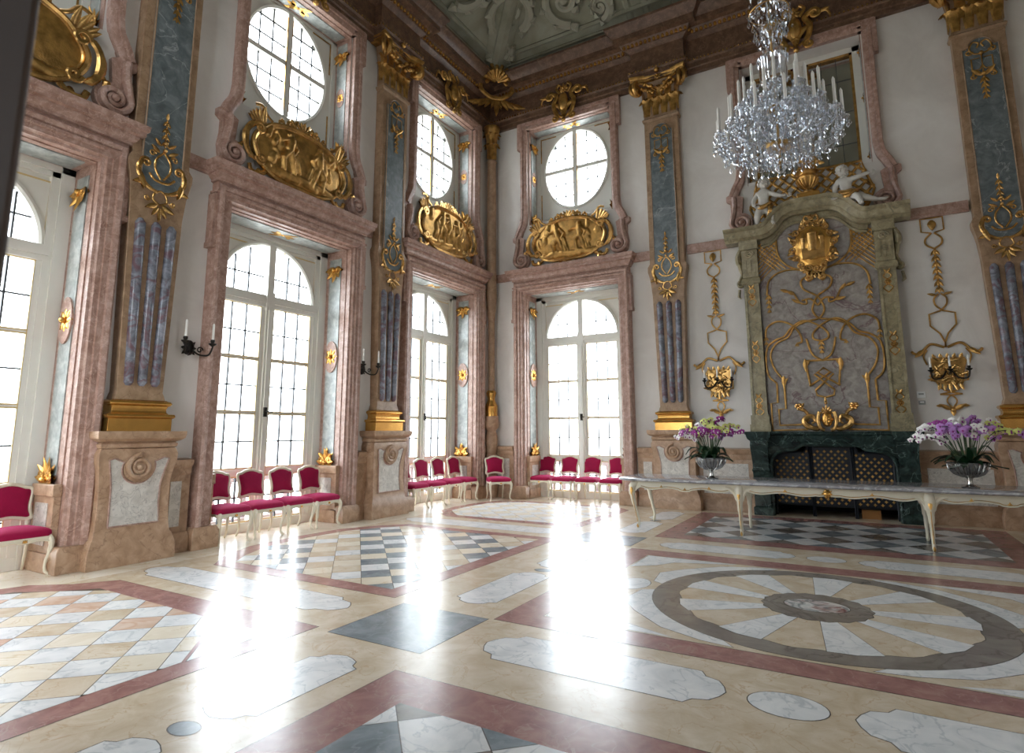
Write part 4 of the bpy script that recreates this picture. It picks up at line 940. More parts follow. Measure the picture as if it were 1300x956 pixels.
SK = [([(-.3, 1.8), (-.46, 1.71), (-.83, 1.7), (-.83, 2.01), (-.7, 2.02), (-.7, 2.54)], 0), ([(-.72, 2.6), (-.86, 2.82), (-.91, 3.08), (-.8, 3.3), (-.57, 3.42), (-.45, 3.6), (-.24, 3.7), (0, 3.75), (.1, 3.9), (.07, 4.05), (-.02, 4.2), (-.22, 4.34), (-.27, 4.5), (-.18, 4.58), (-.1, 4.52)], 1),
      ([(-.34, 1.62), (-.96, 1.6), (-.96, 2.13), (-.84, 2.14), (-.83, 2.52)], 0), ([(-.83, 2.52), (-.97, 2.68), (-1.0, 3.0), (-.95, 3.25), (-.8, 3.38), (-.64, 3.44), (-.5, 3.6), (-.3, 3.72), (-.1, 3.66), (.1, 3.5), (.13, 3.36), (0, 3.3)], 1),
      ([(-.98, 3.45), (-.94, 3.64), (-.75, 3.75), (-.52, 3.68), (-.37, 3.5), (-.33, 3.32), (-.42, 3.28)], 1), ([(-.25, 3.36), (-.17, 3.06), (0, 2.92)], 1),
      ([(-.0, 2.93), (-.3, 2.93)], 0), ([(-.3, 2.93), (-.24, 2.44)], 0), ([(-.26, 2.44), (.12, 2.7), (.0, 2.78), (-.16, 2.66), (.16, 2.36), (.14, 2.26), (0, 2.22)], 0),
      ([(-.9, 4.3), (-.85, 4.58), (-.66, 4.74), (-.38, 4.77), (-.1, 4.68), (-.02, 4.6), (-.12, 4.5), (-.18, 4.58)], 1), ([(-.66, 5.5), (-.64, 5.1), (-.5, 4.88), (-.3, 4.76), (-.05, 4.68)], 1),
      ([(-.55, 4.34), (-.42, 4.3), (-.32, 4.1), (-.2, 4.05), (-.2, 4.14)], 1), ([(0, 4.0), (-.12, 4.14), (-.28, 4.12)], 1)]
g_ = MB()
for pts, cu in SK:
    for s in (-1, 1):
        P = [(s*a, b, 0) for a, b in pts]; P = cr(P, 5) if cu else P
        g_.strap(P, .019, D, t=.8, n=6)
for s in (-1, 1):
    for (u, z, h_, n_) in ((.87, 4.3, .11, 4), (.97, 3.45, .09, 2), (.42, 3.28, .07, 1)):
        for k in range(n_): g_.husk(s*u, z-.1*k, h_-.012*k, D)
    for (u, z) in ((.7, 2.62), (.3, 2.93)):
        g_.leaf(s*u, z-.16, 90, .2, .05, D); g_.leaf(s*u, z-.02, 270, .2, .035, D); g_.leaf(s*u, z-.1, 90+s*40, .12, .03, D)
    g_.leaf(s*.5, 4.33, 180-180*(s > 0)+s*20, .16, .04, D); g_.leaf(s*.4, 4.26, 100-s*50, .15, .035, D); g_.leaf(s*.3, 4.08, 80-s*70, .18, .04, D); g_.leaf(s*.14, 4.6, 90, .1, .03, D)
for k in range(3): g_.husk(0, 3.3-.09*k, .1-.012*k, D)
# diaper lattice in the upper corners
for s in (-1, 1):
    for k in range(9):
        for sl in (1, -1):
            seg = []
            for i in range(13):
                u = .52+.5*i/12; z = 4.86+.09*k+sl*(u-.75)
                lo = 4.78+(.0 if u < .8 else -(u-.8)*1.6); hi = 5.44; inn = .64+(0 if z > 5.1 else -(5.1-z)*.5)
                if lo < z < hi and u > inn: seg.append((s*u, z))
            if len(seg) > 1: g_.strap([seg[0], seg[-1]], .012, D, n=5)
g_.build('gilded_strapwork', M['goldd'], pan)
for s in (-1, 1):
    c = s*1.17
    for z in (4.3, 3.14, 2.08):
        g_ = MB()
        for t in (1, -1):
            g_.strap(cr([(c, z-.2, 0), (c+t*.07, z-.1, 0), (c-t*.05, z, 0), (c+t*.06, z+.1, 0), (c, z+.2, 0)], 5), .011, -.245); g_.leaf(c, z+.16, 90-t*30, .1, .025, -.245)
        g_.ball((c, -.25, z), .03, 6, 5); g_.build('gilded_interlace', M['gold'], OM)
# gilded town arms: a shield with a towered gate in a scrolled border
EM = put(thing('heraldic_shield', 'gilded shield with a towered town gate at the head of the overmantel', 'shield'), 'R', RFP); EM.location.z = 5.16; EM.location.y -= .19
m = MB(); n = 26; vs = []; fs = []; idx = {}
for i in range(n+1):
    for j in range(n+1):
        x, z = -.34+.68*i/n, -.42+.86*j/n; e = (x/.34)**2+((z-.02)/.43)**2
        if e < 1.0: idx[(i, j)] = len(vs); vs.append((x, -.03-.13*(1-e), z))
for i in range(n):
    for j in range(n):
        K = ((i, j), (i+1, j), (i+1, j+1), (i, j+1))
        if all(k in idx for k in K): fs.append(tuple(idx[k] for k in K))
m.add(vs, fs); m.lathe([(.0, 0), (.33, 0), (.35, .04), (.3, .07)], 28); hb = len(m.v)
m.v[len(vs):] = [(x, -z, y*1.26+.02) for x, y, z in m.v[len(vs):]]
m.build('shield', M['goldb'], EM)
m = MB()
m.box(-.2, .2, -.165, -.05, -.24, -.06); m.box(-.07, .07, -.18, -.05, -.26, -.12)
for s in (-1, 0, 1):
    h_ = .18 if s else .26; u = s*.155; m.lathe([(.055 if s else .09, -.08), (.055 if s else .09, h_), (.065 if s else .1, h_+.01), (.0, h_+.13)], 12, (u, -.125 if s else -.14, 0), sc=(1, .55))
    for z in (.02, .12): m.box(u-.012, u+.012, -.165 if s else -.2, -.12, z, z+.05)
for k in range(7): m.box(-.195+.06*k, -.165+.06*k, -.165, -.1, -.06, -.03)
m.v = [(x*.98, y+.012, z*1.0-.01) for x, y, z in m.v]; m.build('castle_relief', M['gold'], EM, smooth=20)
m = MB()
for k in range(16):
    a = 2*PI*k/16+.1; x, z = .36*cos(a), .02+.46*sin(a); m.strap(spiral(x, z, .075, .02, a+PI/2, 1.25*(1 if k % 2 else -1), 14), .024, -.06)
    m.leaf(x*.98, z*.98, math.degrees(a)+(-35 if k % 2 else 35), .15, .045, -.05)
for s in (-1, 1): m.strap(cr([(0, .5, 0), (s*.12, .54, 0), (s*.1, .64, 0), (0, .62, 0)], 5), .02, -.06); m.strap(cr([(s*.2, -.42, 0), (s*.1, -.54, 0), (0, -.56, 0)], 5)+[Vector((a, b, 0)) for a, b in spiral(s*.12, -.6, .07, .02, PI/2, 1.3*s, 14)], .035, -.06)
for k in range(3): m.leaf(0, -.44, 270+(k-1)*30, .2, .05, -.05)
m.rosette(0, .6, .08, -.06); m.build('scrolled_border', M['gold'], EM)
def face(mb, c, r, f, up=(0, 0, 1)):
    """head with brow, nose, cheeks, mouth, ears; f = facing"""
    c, f = Vector(c), Vector(f).normalized(); u = Vector(up); u = (u-f*f.dot(u)).normalized(); s_ = f.cross(u)
    P = lambda a, b, d: tuple(c+s_*a*r+u*b*r+f*d*r)
    mb.ball(tuple(c), (r*.92, r*.95, r*1.05), 16, 12); mb.ball(P(0, -.35, .3), (r*.62,)*3, 12, 9); mb.ball(P(0, -.12, .98), (r*.14, r*.16, r*.17), 8, 6)
    for q_ in (-1, 1):
        mb.ball(P(q_*.36, -.28, .66), (r*.3,)*3, 10, 8); mb.ball(P(q_*.33, .06, .84), (r*.13,)*3, 8, 6); mb.ball(P(q_*.95, -.05, .0), (r*.12, r*.16, r*.22), 8, 6); mb.tube([P(q_*.12, .2, .93), P(q_*.34, .27, .88), P(q_*.55, .17, .74)], r*.07, 5)
    mb.ball(P(0, -.48, .86), (r*.2, r*.1, r*.07), 8, 6); mb.ball(P(0, -.72, .7), (r*.18,)*3, 8, 6)
# gilded mask with cornucopias on the mantel shelf
MK = put(thing('gilded_mask', 'gilded face mask between two scrolling cornucopias, on the mantel shelf', 'mask'), 'R', RFP); MK.location.z = 1.605; MK.location.y -= .3
m = MB(); face(m, (0, 0, 0), .105, (0, -1, 0)); m.v = [(x*.95, y*.9-.04, z*1.3+.2) for x, y, z in m.v]
m.build('face', M['goldb'], MK)
m = MB()
for k in range(5): m.leaf(0, .3, 90+(k-2)*24, .17-.02*abs(k-2), .035, -.05)
m.ball((0, -.04, .5), .03, 8, 6); m.leaf(0, .48, 90, .14, .03, -.03); m.tube([(-.1, -.05, .31), (0, -.11, .34), (.1, -.05, .31)], .022, 6); m.build('plume_crown', M['gold'], MK)
for s in (-1, 1):
    m = MB(); m.strap(cr([(s*.1, .04, 0), (s*.22, .03, 0), (s*.36, .1, 0), (s*.38, .2, 0), (s*.26, .26, 0), (s*.2, .18, 0), (s*.26, .12, 0)], 6), .05, -.04, t=1, taper=[.03, .045, .055, .05, .045, .035, .02], n=8)
    m.strap(cr([(s*.12, .34, 0), (s*.15, .18, 0), (s*.12, .04, 0), (s*.05, .0, 0)], 6), .035, -.06, t=1, n=8)
    m.strap(cr([(s*.28, .22, 0), (s*.36, .36, 0), (s*.48, .42, 0), (s*.5, .5, 0)], 6), .03, -.03, t=1, taper=[.02, .03, .035, .03, .02])
    for k in range(5): m.leaf(s*(.36+.04*k), .36+.03*k, 90-s*(60-50*k), .12, .035, -.03)
    for k in range(6): m.ball((s*(.46+.045*cos(k)), -.05, .44+.045*sin(k)), .028, 7, 5)
    m.build('cornucopia', M['gold'], MK)
# ------------------------------------------------------------------ mirror window, lattice and its surround above the overmantel
MW = put(struct('window_9'), 'R', RFP); f = MB(); g_ = MB(); l = MB(); z0, z1 = ZU0-.1, ZU1
for s in (-1, 1):
    f.box(*sorted((s*1.14, s*.98)), .2, .32, z0, z1); f.box(*sorted((s*.03, s*.12)), .22, .3, z0, z1); g_.box(*sorted((s*.93, s*.98)), .2, .26, z0, z1-.12); g_.box(*sorted((s*.12, s*.17)), .2, .26, z0, z1-.12); g_.box(*sorted((s*.12, s*.98)), .2, .26, z1-.17, z1-.12); g_.box(*sorted((s*.12, s*.98)), .2, .26, z0, z0+.05)
    for u in (.4, .68): l.box(s*u-.006, s*u+.006, .255, .27, z0, z1-.12)
    for z in (7.4, 8.1, 8.8): l.box(*sorted((s*.17, s*.93)), .255, .27, z-.006, z+.006)
f.box(-1.14, 1.14, .2, .32, z1-.12, z1); f.box(-.04, .04, .19, .3, z0, z1)
f.build('frame', M['cream'], MW, bevel=.005); g_.build('gilt_trim', M['gold'], MW); l.build('lead_came', M['lead'], MW); MB().box(-1.1, 1.1, .265, .3, z0-.1, z1).build('mirror_pane', M['mirror'], MW, smooth=0); MW.location.y += .16
# copy the dressing of the upper half only: built anew with the same sections
r = put(struct('trim_23'), 'R', RFP); a = MB(); b = MB(); c = MB()
for s in (-1, 1):
    a.box(*sorted((s*1.14, s*1.125)), 0, .4, ZU0-.1, ZU1); b.box(*sorted((s*1.13, s*1.112)), .06, .32, ZU0, ZU1-.1)
    path = [(s*1.16, ZU1+.02), (s*1.16, 7.1), (s*1.2, 6.85), (s*1.3, 6.65), (s*1.36, 6.5)]; path = [path[0]]+[tuple(p) for p in cr(path[1:], 5)]
    pr = [(0, 0), (0, .09), (.04, .12), (.09, .12), (.1, .15), (.16, .15), (.18, .11), (.18, 0)]
    a.mould(path if s < 0 else path[::-1], pr, 'uz')
    kn = [(s*1.24, 6.5), (s*1.46, 6.62), (s*1.58, 6.56), (s*1.58, 6.46), (s*1.5, 6.4), (s*1.5, 6.2), (s*1.53, 6.0), (s*1.5, 5.8), (s*1.38, 5.7), (s*1.25, 5.75), (s*1.28, 6.1), (s*1.26, 6.3)]; a.prism(kn, -.1, 0)
    sp = cr([(s*1.42, 6.5, 0), (s*1.42, 6.3, 0), (s*1.46, 6.1, 0)], 5)[:-1]+[Vector((p[0], p[1], 0)) for p in spiral(s*1.3, 5.93, .2, .03, 0 if s > 0 else PI, -1.9*s, 44)]
    a.tube([(p[0], -.12, p[1]) for p in sp], [.055, .055, .05, .045, .04, .035, .03], 8, 0, flat=(1, 1.6), up=(0, -1, 0)); a.ball((s*1.3, -.17, 5.93), (.05, .06, .05), 10, 8); a.tube([(s*1.3, 0, 5.93), (s*1.3, -.11, 5.93)], .22, 22); a.box(*sorted((s*1.3, s*1.42)), -.13, 0, 8.95, ZU1+.2)
    for z in (6.95, 8.2, 9.2):
        o = MB().rosette(0, 0, .11, 0).build('gilt_rosette', M['gold'], r); o.location = (s*1.1, .19, z); o.rotation_euler = (0, 0, -s*PI/2)
a.mould([(-1.16, ZU1), (1.16, ZU1)], [(0, 0), (0, .1), (-.05, .12), (-.1, .12), (-.11, .15), (-.19, .15), (-.22, .11), (-.22, 0)], 'uz'); a.box(-1.4, -1.1, -.12, 0, ZU1, ZU1+.22); a.box(1.1, 1.4, -.12, 0, ZU1, ZU1+.22)
c.box(-1.3, 1.3, -.015, .38, 5.66, ZU0-.08)
a.build('architrave', M['pink'], r, bevel=0); b.build('reveal_panel', M['reveal'], r); c.build('apron', M['plaster2'], r)
# gilded lattice
LT = put(thing('gilded_lattice', 'gilded diamond lattice on white plaster behind the urn and the two cherubs', 'lattice'), 'R', RFP)
ol = [(-.95, 6.8), (.95, 6.8), (1.0, 6.55), (1.12, 6.2), (1.02, 5.95), (.94, 5.78), (.62, 5.95), (.36, 6.15), (-.36, 6.15), (-.62, 5.95), (-.94, 5.78), (-1.02, 5.95), (-1.12, 6.2), (-1.0, 6.55)]
g_ = MB(); g_.tube([(x, -.04, z) for x, z in ol+ol[:1]], .026, 6); g_.build('border', M['goldd'], LT)
def inpoly(x, z, P):
    c_ = False; j = len(P)-1
    for i in range(len(P)):
        if (P[i][1] > z) != (P[j][1] > z) and x < (P[j][0]-P[i][0])*(z-P[i][1])/(P[j][1]-P[i][1])+P[i][0]: c_ = not c_
        j = i
    return c_
g_ = MB(); st = .155
for fam in (1, -1):
    for k in range(-12, 13):
        seg = [(u, z) for u, z in ((-1.2+.03*i, 6.26+fam*(-1.2+.03*i)+k*st*1.414/1.0) for i in range(81)) if inpoly(u, z, ol)]
        if len(seg) > 1: g_.strap([seg[0], seg[-1]], .027, -.035, n=6)
for i in range(-12, 13):
    for j in range(-12, 13):
        u, z = (i-j)*st*.707, 6.26+(i+j)*st*.707
        if inpoly(u, z, ol): g_.ball((u, -.045, z), (.042, .02, .042), 7, 4)
g_.build('lattice_bars', M['goldd'], LT)
# ------------------------------------------------------------------ urn and cherubs on the cornice
UR = put(thing('gilded_urn', 'gilded urn with sprays of leaves on a gold block between the two cherubs', 'urn'), 'R', RFP); UR.location.z = 6.135; UR.location.y -= .28
m = MB(); m.box(-.2, .2, -.14, .14, 0, .1); m.build('block', M['goldb'], UR, bevel=.01)
m = MB(); m.lathe([(.1, .1), (.11, .13), (.05, .17), (.05, .21), (.13, .26), (.19, .36), (.2, .42), (.16, .48), (.18, .52), (.22, .54), (.2, .55), (.14, .5)], 24)
for k in range(16): m.tube([(.06*cos(k*PI/8), .06*sin(k*PI/8), .21), (.15*cos(k*PI/8), .15*sin(k*PI/8), .28), (.205*cos(k*PI/8), .205*sin(k*PI/8), .38)], .02, 5)
m.build('vase', M['goldd'], UR)
m = MB(); rn = random.Random(4)
for k in range(26):
    a, t = rn.uniform(0, 2*PI), rn.uniform(.1, 1.1); p = Vector((cos(a)*sin(t), sin(a)*sin(t)*.6, cos(t))); e = Vector((0, 0, .52))+p*rn.uniform(.22, .4)
    m.tube([(0, 0, .5), tuple(Vector((0, 0, .5)).lerp(e, .6)+Vector((0, 0, .04))), tuple(e)], [.012, .01, .006], 5); L = MB().leaf(0, 0, rn.uniform(0, 360), .12, .04, 0); L.v = [(x+e.x-.03, y+e.y, z+e.z-.03) for x, y, z in L.v]; m.join(L); m.ball(tuple(e), .035, 6, 5)
m.build('gilded_bouquet', M['goldd'], UR)

def skin_body(name, nodes, edges, mat, parent, extra=None):
    """one continuous body: joints with radii grown by a Skin modifier and smoothed"""
    me = bpy.data.meshes.new(name); me.from_pydata([n_[0] for n_ in nodes], edges, []); o = bpy.data.objects.new(name, me); COL.objects.link(o)
    sk = o.modifiers.new('skin', 'SKIN'); sk.use_smooth_shade = True
    for i, n_ in enumerate(nodes): me.skin_vertices[0].data[i].radius = (n_[1], n_[1]*(n_[2] if len(n_) > 2 else 1))
    me.skin_vertices[0].data[0].use_root = True
    sb = o.modifiers.new('sub', 'SUBSURF'); sb.levels = 2; sb.render_levels = 2
    dg = bpy.context.evaluated_depsgraph_get(); ev = o.evaluated_get(dg); mesh = bpy.data.meshes.new_from_object(ev)
    bpy.data.objects.remove(o); vs = [tuple(v.co) for v in mesh.vertices]; fs = [tuple(p.vertices) for p in mesh.polygons]
    mb = MB(); mb.add(vs, fs)
    if extra: extra(mb)
    return mb.build(name, mat, parent, smooth=80)
def hand(mb, w, dirv, sp, r=.013):
    """palm already there: four bent fingers and a thumb"""
    w, d, s_ = Vector(w), Vector(dirv).normalized(), Vector(sp).normalized(); n_ = d.cross(s_)
    for k, L in enumerate((.052, .062, .058, .044)):
        b = w+s_*(.026*(k-1.5))+d*.02; mb.tube([tuple(b), tuple(b+d*L*.5), tuple(b+d*L-n_*L*.35)], [r*.9, r*.85, r*.5], 6)
    b = w-s_*.03; mb.tube([tuple(b), tuple(b-s_*.025+d*.02), tuple(b-s_*.03+d*.045)], [r, r*.9, r*.5], 6)
def curls(c, r, f, seed):
    rn = random.Random(seed); c, f = Vector(c), Vector(f).normalized(); m = MB(); k = 0
    while k < 60:
        v = Vector((rn.gauss(0, 1), rn.gauss(0, 1), rn.gauss(.25, 1))).normalized()
        if v.dot(f) > .42 and v.z < .75: continue
        if v.z < -.35: continue
        m.ball(tuple(c+v*r*.98), (r*.25,)*3, 7, 5); k += 1
    return m
def put_l(o): o.location = (RFP, YW, .06); return o
# left cherub: stands astride the shoulder of the cornice, arm stretched along the arch towards the urn
PT1 = put_l(thing('cherub_statue', 'white marble cherub standing left of the gilded urn with one arm stretched out', 'statue', group=None))
cx, cd = -.83, -.36
N_ = [((cx, cd, 6.04), .1), ((cx+.01, cd, 6.16), .095), ((cx+.02, cd, 6.3), .1), ((cx+.03, cd, 6.39), .06), ((cx+.04, cd-.02, 6.45), .05),
      ((cx-.08, cd, 5.97), .085), ((cx-.12, cd-.06, 5.82), .07), ((cx-.13, cd-.02, 5.72), .05), ((cx-.12, cd-.07, 5.66), .03),
      ((cx+.09, cd, 5.97), .085), ((cx+.15, cd-.05, 5.85), .072), ((cx+.15, cd-.02, 5.72), .05), ((cx+.16, cd-.07, 5.66), .03),
      ((cx+.13, cd, 6.33), .06), ((cx+.24, cd-.02, 6.25), .052), ((cx+.36, cd-.02, 6.2), .042), ((cx+.45, cd-.02, 6.21), .028),
      ((cx-.1, cd, 6.33), .06), ((cx-.17, cd-.03, 6.2), .05), ((cx-.17, cd-.1, 6.08), .042), ((cx-.12, cd-.14, 6.04), .028)]
E_ = [(0, 1), (1, 2), (2, 3), (3, 4), (0, 5), (5, 6), (6, 7), (7, 8), (0, 9), (9, 10), (10, 11), (11, 12), (2, 13), (13, 14), (14, 15), (15, 16), (2, 17), (17, 18), (18, 19), (19, 20)]
hd = (cx+.04, cd-.03, 6.53); fc = (.35, -.9, -.12)
def ex(mb):
    face(mb, hd, .105, fc); hand(mb, (cx+.46, cd-.02, 6.21), (1, -.1, .05), (0, .3, 1)); hand(mb, (cx-.11, cd-.15, 6.03), (.6, -.4, -.3), (.4, .5, .5))
    for q_ in (-.13, .17): mb.tube([(cx+q_, cd, 5.68), (cx+q_+.01, cd-.07, 5.655), (cx+q_+.015, cd-.14, 5.645)], [.035, .036, .02], 7)
skin_body('body', N_, E_, M['statue'], PT1, ex); curls(hd, .105, fc, 2).build('hair', M['statue'], PT1)
m = MB(); m.tube(cr([(cx-.15, cd-.08, 6.08), (cx-.02, cd-.13, 6.0), (cx+.12, cd-.1, 6.06), (cx+.16, cd+.06, 6.1)], 5), [.03, .05, .04, .03], 7); m.tube(cr([(cx+.1, cd-.1, 6.05), (cx+.14, cd-.14, 5.92), (cx+.08, cd-.12, 5.8)], 5), [.03, .045, .02], 7); m.build('gilded_drape', M['gold'], PT1)
# right cherub: half reclining on the other shoulder, back turned, leg stretched to the right, arm reaching right
PT2 = put_l(thing('cherub_statue', 'white marble cherub lounging right of the gilded urn with gilded cloth around its hips', 'statue'))
cx, cd = .66, -.36
N_ = [((cx, cd, 5.98), .11), ((cx-.02, cd, 6.1), .1), ((cx-.03, cd, 6.24), .1), ((cx-.04, cd-.01, 6.33), .06), ((cx-.05, cd-.02, 6.39), .05),
      ((cx+.1, cd, 5.93), .09), ((cx+.26, cd-.06, 5.87), .074), ((cx+.42, cd-.06, 5.8), .05), ((cx+.52, cd-.06, 5.77), .028),
      ((cx+.06, cd-.08, 5.92), .09), ((cx+.16, cd-.18, 5.88), .072), ((cx+.2, cd-.16, 5.76), .05), ((cx+.2, cd-.19, 5.72), .028),
      ((cx+.08, cd, 6.28), .058), ((cx+.2, cd-.02, 6.3), .05), ((cx+.32, cd-.03, 6.33), .04), ((cx+.4, cd-.03, 6.34), .028),
      ((cx-.14, cd, 6.27), .058), ((cx-.2, cd-.02, 6.14), .05), ((cx-.2, cd-.05, 6.02), .042), ((cx-.2, cd-.07, 5.96), .028)]
hd = (cx-.05, cd-.02, 6.47); fc = (.75, -.6, -.1)
def ex(mb):
    face(mb, hd, .105, fc); hand(mb, (cx+.41, cd-.03, 6.34), (1, 0, .1), (0, .4, 1)); hand(mb, (cx-.2, cd-.08, 5.95), (-.3, -.6, -.5), (1, 0, 0))
    mb.tube([(cx+.5, cd-.06, 5.78), (cx+.58, cd-.06, 5.77), (cx+.64, cd-.06, 5.79)], [.034, .034, .018], 7); mb.tube([(cx+.2, cd-.17, 5.73), (cx+.22, cd-.24, 5.72), (cx+.23, cd-.28, 5.715)], [.034, .034, .018], 7)
skin_body('body', N_, E_, M['statue'], PT2, ex); curls(hd, .105, fc, 7).build('hair', M['statue'], PT2)
m = MB(); m.tube(cr([(cx-.13, cd-.05, 6.05), (cx-.08, cd-.12, 6.0), (cx+.06, cd-.16, 5.98), (cx+.16, cd-.06, 6.02), (cx+.12, cd+.08, 6.06)], 5), [.03, .055, .06, .045, .03], 8); m.tube(cr([(cx-.12, cd-.06, 6.02), (cx-.02, cd-.15, 5.92), (cx+.1, cd-.2, 5.96)], 5), [.03, .045, .03], 7); m.build('gilded_drape', M['gold'], PT2)

# ------------------------------------------------------------------ gilded wall ornaments with three candles
def wall_ornament(lab, u):
    r = put(thing('wall_sconce', lab, 'sconce', group='gilded candle sconces flanking the fireplace'), 'R', u); D = -.03
    m = MB()
    for s in (-1, 1):
        m.strap([(s*.0, 5.44), (s*.17, 5.44), (s*.17, 5.2), (s*.02, 5.16)], .014, D)
        m.strap(cr([(s*.02, 5.16, 0), (s*.12, 5.05, 0), (s*.11, 4.94, 0), (0, 4.86, 0)], 5), .016, D)
        m.strap(cr([(s*.02, 4.02, 0), (s*.09, 3.94, 0), (s*.08, 3.82, 0), (-s*.01, 3.72, 0), (-s*.06, 3.7, 0)], 5), .015, D); m.leaf(s*.05, 4.0, 90-s*75, .14, .03, D)
        m.strap([(s*.06, 3.7), (s*.19, 3.66), (s*.19, 3.45), (s*.06, 3.3), (0, 3.14), (0, 3.05)], .015, D)
        m.strap(cr([(s*.02, 3.05, 0), (s*.2, 3.12, 0), (s*.3, 3.05, 0), (s*.4, 2.94, 0), (s*.5, 2.98, 0)], 6), .022, D); m.leaf(s*.32, 3.02, -40 if s > 0 else 220, .2, .05, D); m.ball((s*.5, D, 2.99), .025, 6, 5)
        m.strap(cr([(s*.28, 3.02, 0), (s*.34, 2.9, 0), (s*.3, 2.75, 0)], 5), .014, D)
        m.strap([(s*.26, 2.62), (s*.26, 2.46), (s*.2, 2.46)], .014, D); m.strap(cr([(s*.2, 2.46, 0), (s*.12, 2.32, 0), (0, 2.26, 0), (-s*.16, 2.22, 0)], 5), .014, D); m.strap(cr([(-s*.16, 2.22, 0), (0, 2.2, 0), (s*.07, 2.1, 0), (0, 1.97, 0)], 5), .013, D)
        m.leaf(s*.02, 1.95, 90-s*60, .2, .045, D); m.leaf(s*.14, 2.02, 0 if s > 0 else 180, .1, .03, D)
    m.leaf(0, 5.4, 270, .2, .08, D); m.leaf(0, 1.98, 270, .14, .05, D); m.ball((0, D-.02, 1.95), .04, 8, 6)
    for k in range(7): m.husk(0, 4.84-.115*k, .13, D); m.ball((0, D-.03, 4.82-.115*k), .022, 6, 5)
    m.build('strapwork_drop', M['goldd'], r)
    m = MB(); rn = random.Random(9)
    m.prism([(-.24, 2.86), (.24, 2.86), (.27, 2.8), (.22, 2.62), (.2, 2.45), (.08, 2.38), (-.08, 2.38), (-.2, 2.45), (-.22, 2.62), (-.27, 2.8)], -.07, 0)
    for k in range(46): m.leaf(rn.uniform(-.2, .2), rn.uniform(2.45, 2.82), rn.uniform(0, 360), rn.uniform(.08, .14), .03, -.075, bulge=.35)
    for k in range(5): m.leaf(-.18+.09*k, 2.84, 90+20*(2-k)*.5, .1, .035, -.07); m.leaf(-.14+.07*k, 2.42, 270-8*(2-k), .14+.04*(k == 2), .035, -.07)
    m.build('gilded_boss', M['gold'], r)
    for s in (-1, 0, 1):
        m = MB(); d = -.2 if s else -.26
        m.tube(cr([(s*.04, -.08, 2.62), (s*.12, -.14, 2.5), (s*.24, d+.02, 2.49), (s*.27, d, 2.58), (s*.27, d, 2.62)] if s else [(0, -.08, 2.6), (0, -.18, 2.56), (0, -.26, 2.58), (0, -.26, 2.62)], 6), .015, 7); arm = m.build('arm', M['iron'], r)
        m = MB(); m.lathe([(.012, 2.6), (.045, 2.63), (.05, 2.645), (.02, 2.65), (.026, 2.68), (.02, 2.69)], 12, (s*.27, d, 0)); m.build('drip_pan', M['iron'], arm)
        m = MB(); m.lathe([(.016, 2.66), (.015, 2.86), (.004, 2.88)], 10, (s*.27, d, 0)); m.build('candle', M['candle'], arm)
wall_ornament('gilded wall sconce with three white candles left of the fireplace', -2.46); wall_ornament('gilded wall sconce with three white candles right of the fireplace', 1.42)
for nm, lab, z, c_, h_, w_ in (('thermostat', 'small white plastic box on the wall right of the overmantel', 2.17, 'whitepl', .11, .13), ('switch_box', 'small grey box just below the white box right of the overmantel', 2.05, 'greypl', .07, .1)):
    r = put(thing(nm, lab, 'thermostat' if nm == 'thermostat' else 'switch'), 'R', .985); m = MB(); m.box(-w_/2, w_/2, -.03, 0, z, z+h_); m.build('case', M[c_], r, bevel=.006); m = MB(); m.box(-w_*.3, w_*.3, -.034, -.028, z+h_*.45, z+h_*.75); m.build('cover', M['greypl' if c_ == 'whitepl' else 'whitepl'], r)
